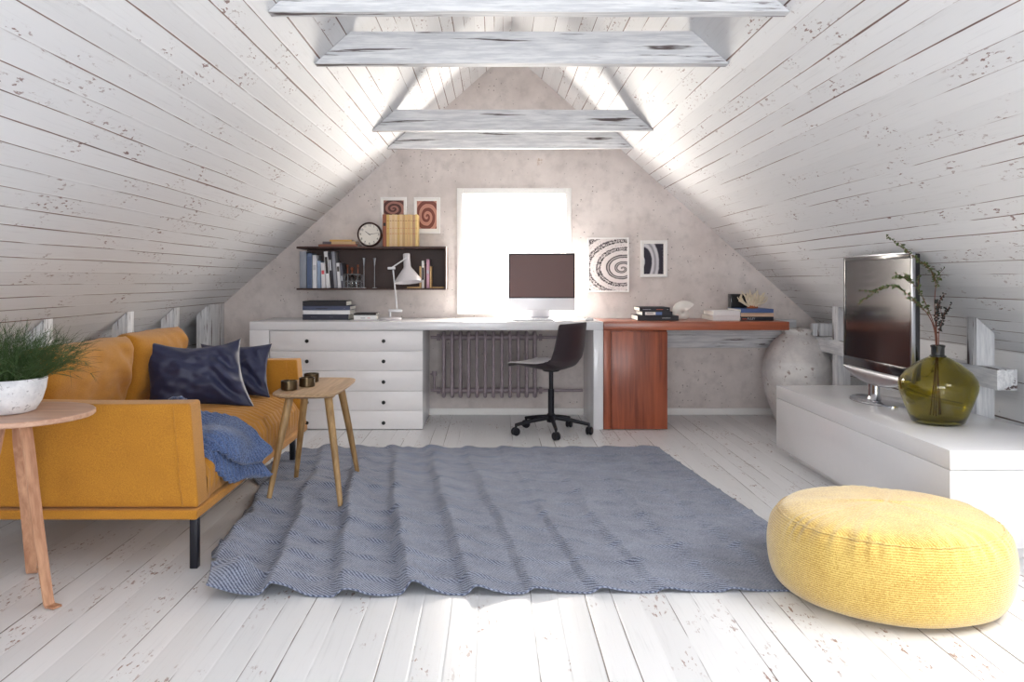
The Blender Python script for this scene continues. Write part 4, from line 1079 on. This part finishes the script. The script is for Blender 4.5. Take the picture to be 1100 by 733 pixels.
def puff(mb, M4, w, h, d, p=3.0, ear=.04, nse=.012, seed=0, nu=40, flat=.5, sag=0.0, shear=0.0):
    """pillow in local axes: width x, height z, thickness y; two skins joined at the rim"""
    for side in (-1, 1):
        def fn(u, v):
            a, c = u * 2 - 1, v * 2 - 1
            k = (1 - abs(a) ** p) * (1 - abs(c) ** p); k = max(0, k) ** flat
            pinch = 1 - ear * (1 - abs(a) ** 2) - 0 * c; pinch2 = 1 - ear * (1 - abs(c) ** 2)
            x = a * w / 2 * pinch2; z = c * h / 2 * pinch
            n = mnoise.noise(Vector((a * 2.2 + seed, c * 2.2, side + seed * 2))) * nse + mnoise.noise(Vector((a * 5 + seed, c * 5, side))) * nse * .4
            y = side * k * (d / 2) + k ** .5 * n
            z -= sag * (1 - a * a) * max(0, c); x -= shear * z
            y += side * k ** .4 * nse * 1.1 * math.exp(-((a - .62) / .22) ** 2) * math.sin(c * 7 + a * 9 + seed)
            return M4 @ Vector((x, y, z))
        mb.grid(fn, nu, nu)
    bmesh.ops.remove_doubles(mb.bm, verts=mb.bm.verts, dist=1e-5)
def place(loc, yaw, pitch, roll=0.0):
    return Matrix.Translation(loc) @ Matrix.Rotation(yaw, 4, 'Z') @ Matrix.Rotation(pitch, 4, 'X') @ Matrix.Rotation(roll, 4, 'Y')
# back cushions face +X: local width along world Y
for (yc, w_, sd, hh, zc) in ((3.575, .84, 1, .345, .605), (4.325, .66, 2, .36, .605)):
    b = MB(t.location)
    puff(b, place((-1.905, yc, zc), PI / 2, math.radians(9), 0), w_, hh, .21, 5.0, .02, .012, sd, 44, .42)
    b.build('back_cushion', M['mustard'], t, smooth=180)

def pillow(label, loc, yaw, pitch, roll, w, h, d, seed, sag, shear, nse):
    M4 = place((0, 0, 0), yaw, pitch, roll)
    q = thing('throw_pillow', label, 'pillow', loc, 0, 'navy pillows on the mustard sofa')
    b = MB(); puff(b, M4, w, h, d, 2.4, .13, nse, seed, 56, .55, sag, shear); b.build('cover', M['navy'], q, smooth=180)
pillow('larger front navy pillow leaning on the sofa back cushion', (-1.60, 4.15, .585), math.radians(14), math.radians(-20), math.radians(2), .50, .36, .15, 3, .035, .24, .022)
pillow('smaller navy pillow tucked behind the larger one', (-1.50, 4.46, .560), math.radians(2), math.radians(-14), math.radians(0), .38, .29, .12, 8, .0, .02, .018)

# throw: two folded layers draped over the front of the seat
def drape(mb, ctrl, nu, nv, thick_noise=.006, seed=0):
    R = len(ctrl); Cn = len(ctrl[0])
    rows_ = [catmull(r_, nv) for r_ in ctrl]; cols_ = list(zip(*rows_)); dense_ = [catmull(c_, nu) for c_ in cols_]
    n0, n1 = len(dense_), len(dense_[0])
    g = [[None] * n1 for _ in range(n0)]
    for i in range(n0):
        for j in range(n1):
            p = dense_[i][j]; n = mnoise.noise(p * 9 + Vector((seed, 0, 0))) * thick_noise + .0045 * math.sin(p.y * 230 + p.x * 25) 
            g[i][j] = mb.bm.verts.new(p + Vector((n * .6, -n * .3, n)))
    for i in range(n0 - 1):
        for j in range(n1 - 1): mb.bm.faces.new((g[i][j], g[i + 1][j], g[i + 1][j + 1], g[i][j + 1]))
def pp(px, py, Y): return (PX(px, Y), Y, PZ(py, Y))
t = thing('throw_blanket', 'rumpled denim-blue knitted blanket hanging over the sofa front', 'blanket', (-1.3, 3.4, .42))
b = MB(t.location)
drape(b, [  # upper fold: rows run from the arm outwards to the tip
    [pp(180, 431, 3.42), pp(188, 427.5, 3.40), pp(195, 429, 3.37), pp(200, 433, 3.33), pp(203, 440, 3.26)],
    [pp(210, 441, 3.64), pp(211, 450, 3.58), pp(212, 457, 3.50), pp(213, 463, 3.30), pp(214, 478, 3.22)],
    [pp(236, 446, 3.72), pp(235, 452, 3.64), pp(233, 458, 3.52), pp(234, 464.5, 3.32), pp(236, 486, 3.25)],
    [pp(256, 452, 3.76), pp(256, 456, 3.68), pp(253, 462, 3.56), pp(254, 470, 3.40), pp(254, 496, 3.33)],
    [pp(276, 467, 3.74), pp(275, 471, 3.69), pp(272, 477, 3.62), pp(270, 483, 3.53), pp(266, 498, 3.45)],
    [pp(293, 485, 3.70), pp(291, 487, 3.68), pp(289, 489, 3.66), pp(286, 491, 3.62), pp(282, 494.5, 3.56)]], 14, 12, .006, 1)
o = b.build('upper_fold', M['throw'], t, smooth=180); solidify(o, .014, 0)
b = MB(t.location)
drape(b, [
    [pp(205, 470, 3.24), pp(205, 478, 3.22), pp(206, 486, 3.20), pp(208, 492, 3.19)],
    [pp(218, 476, 3.27), pp(219, 480, 3.24), pp(222, 488, 3.21), pp(222, 494, 3.20)],
    [pp(236, 482, 3.34), pp(236, 487, 3.28), pp(234, 500, 3.25), pp(234, 507, 3.25)],
    [pp(254, 492, 3.44), pp(252, 498, 3.38), pp(246, 510, 3.32), pp(250, 518, 3.32)],
    [pp(274, 495, 3.58), pp(272, 501, 3.52), pp(268, 508, 3.46), pp(264, 514, 3.44)],
    [pp(293, 510, 3.62), pp(290, 510, 3.60), pp(284, 511, 3.57), pp(276, 511.5, 3.54)]], 14, 14, .006, 4)
o = b.build('lower_fold', M['throw'], t, smooth=180); solidify(o, .014, 0)

# ------------------------------------------------------------------ round table with the potted grass
RX, RY_, RR, RZ = -1.685, 2.735, .238, .613
t = thing('round_table', 'round wooden side table with bent legs in front of the sofa arm', 'table', (RX, RY_, 0))
b = MB(t.location); b.lathe([(0, RZ - .017), (RR - .004, RZ - .017), (RR, RZ - .013), (RR, RZ - .003), (RR - .003, RZ), (0, RZ)], (RX, RY_, 0), 72); b.build('tabletop', M['ply_top'], t, smooth=40)
for (fx, fy) in ((-1.542, 2.672), (-1.7585, 2.965), (-1.80, 2.53)):
    d = Vector((fx - RX, fy - RY_, 0)); L = d.length; d.normalize(); s = Vector((-d.y, d.x, 0)); c0 = Vector((RX, RY_, 0))
    path = [(.02, RZ - .020), (.035, RZ - .022), (.046, RZ - .05), (.06, RZ - .12), (L * .62, .28), (L * .92, .05), (L * .97, .015), (L * 1.02, .0035), (L * 1.02 + .035, .0035)]
    wds = [.020, .021, .021, .021, .020, .018, .018, .018, .016]
    b = MB(t.location); th = .006; rows_ = []
    for i, (r_, z_) in enumerate(path):
        a_ = path[max(i - 1, 0)]; c_ = path[min(i + 1, len(path) - 1)]; tx_, tz_ = c_[0] - a_[0], c_[1] - a_[1]; l_ = math.hypot(tx_, tz_); nx_, nz_ = -tz_ / l_, tx_ / l_
        ctr = c0 + d * r_ + Vector((0, 0, max(z_, .0005)))
        nn = d * nx_ + Vector((0, 0, nz_))
        if nn.z < 0 and i >= len(path) - 2: nn = -nn
        rows_.append([b.bm.verts.new(ctr + s * (sg * wds[i]) + nn * (q * th)) for sg, q in ((-1, 0), (1, 0), (1, 1), (-1, 1))])
    for A, B in zip(rows_, rows_[1:]):
        for k in range(4): b.bm.faces.new((A[k], A[(k + 1) % 4], B[(k + 1) % 4], B[k]))
    b.bm.faces.new(rows_[0]); b.bm.faces.new(rows_[-1][::-1])
    b.build('leg', M['ply'], t, smooth=40)

GX, GY = -1.73, 2.735
t = thing('potted_plant', 'feathery green plant in a pale concrete bowl on the round table', 'plant', (GX, GY, RZ + .0008))
b = MB(); b.lathe([(0, 0), (.090, 0), (.100, .004), (.118, .035), (.130, .075), (.134, .108), (.132, .112), (.126, .110), (.120, .075), (.10, .03), (0, .03)], seg=56); b.build('bowl', M['bowl'], t, smooth=60)
b = MB(); b.lathe([(.121, .094), (.06, .100), (0, .104)], seg=30); b.build('soil', M['soil'], t, smooth=60)
b = MB(); random.seed(21)
def blade(p, d, L, r, droop, n=6):
    pts = [p.copy()]; q = p.copy(); dd = d.copy()
    for i in range(n):
        dd = (dd + Vector((random.uniform(-.2, .2), random.uniform(-.2, .2), random.uniform(-.14, .14) - droop * i / n))).normalized(); q = q + dd * L / n; pts.append(q.copy())
    b.tube(pts, [r * (1 - .75 * i / n) for i in range(n + 1)], 3, caps=False); return pts
for i in range(620):
    a = random.uniform(0, 2 * PI); rr = .115 * math.sqrt(random.random()); p = Vector((math.cos(a) * rr, math.sin(a) * rr, .10))
    out = rr / .115 * random.uniform(.35, 1.15); d = Vector((math.cos(a) * out, math.sin(a) * out, random.uniform(.55, 1.0))).normalized()
    pts = blade(p, d, random.uniform(.11, .215), .0011, random.uniform(.0, .40))
    for _ in range(5):
        k_ = random.randint(1, 5); dd = (pts[k_ + 1] - pts[k_]).normalized()
        dd = (dd + Vector((random.uniform(-.9, .9), random.uniform(-.9, .9), random.uniform(-.5, .6)))).normalized()
        blade(pts[k_], dd, random.uniform(.025, .065), .0008, .2, 3)
for i in range(16):     # long arching sprays to the right
    a = random.uniform(-.7, .5); p = Vector((math.cos(a) * .10, math.sin(a) * .10, .10)); d = Vector((math.cos(a), math.sin(a) * .6, random.uniform(.25, .75))).normalized()
    pts = blade(p, d, random.uniform(.18, .26), .0011, random.uniform(.0, .22), 8)
    for _ in range(7):
        k_ = random.randint(2, 7); dd = (pts[k_ + 1] - pts[k_]).normalized(); dd = (dd + Vector((random.uniform(-.7, .7), random.uniform(-.7, .7), random.uniform(-.5, .6)))).normalized(); blade(pts[k_], dd, random.uniform(.03, .06), .0008, .1, 3)
b.build('foliage', M['grassy'], t, smooth=0, normals=False)

# ------------------------------------------------------------------ light, sky, camera
def area(name, loc, rot, sx, sy, energy, col):
    l = bpy.data.lights.new(name, 'AREA'); l.shape = 'RECTANGLE'; l.size = sx; l.size_y = sy; l.energy = energy; l.color = col
    o = bpy.data.objects.new(name, l); COL.objects.link(o); o.location = loc; o.rotation_euler = rot; return o
area('daylight_back_window', (.02, WALL + .45, 1.28), (-PI / 2, 0, 0), 1.5, 1.5, 200, (1.0, .93, .83))
area('daylight_front_window', (0, Y0 - .5, 1.15), (PI / 2, 0, 0), 2.6, 1.8, 125, (.95, .97, 1.0))
lo = slope_pt(1.85, 2.025, .45)
o = area('daylight_roof_window', lo, (0, 0, 0), 1.5,  .95, 62, (1.0, .98, .95))
o.rotation_euler = (Vector((-SL, 0, -1)).normalized()).to_track_quat('-Z', 'Y').to_euler()
w = bpy.data.worlds.new('sky'); S.world = w; w.use_nodes = True
bg = w.node_tree.nodes['Background']; bg.inputs[0].default_value = (.92, .96, 1.0, 1); bg.inputs[1].default_value = 1.6

cam = bpy.data.cameras.new('camera'); co = bpy.data.objects.new('camera', cam); COL.objects.link(co)
co.location = (CX, 0, CH); co.rotation_euler = (PI / 2, 0, 0)
cam.sensor_fit = 'HORIZONTAL'; cam.sensor_width = 36.0; cam.lens = 36.0 * F / 1100.0
cam.shift_x = 20.0 / 1100.0; cam.shift_y = -66.5 / 1100.0; cam.clip_start = .05
S.camera = co
S.view_settings.view_transform = 'Standard'; S.view_settings.look = 'None'; S.view_settings.gamma = 1.0
S.view_settings.use_curve_mapping = False; S.view_settings.exposure = 0.32
S.cycles.use_denoising = True; S.cycles.max_bounces = 10; S.cycles.diffuse_bounces = 6; S.cycles.glossy_bounces = 4; S.cycles.transmission_bounces = 8
S.cycles.sample_clamp_indirect = 8.0
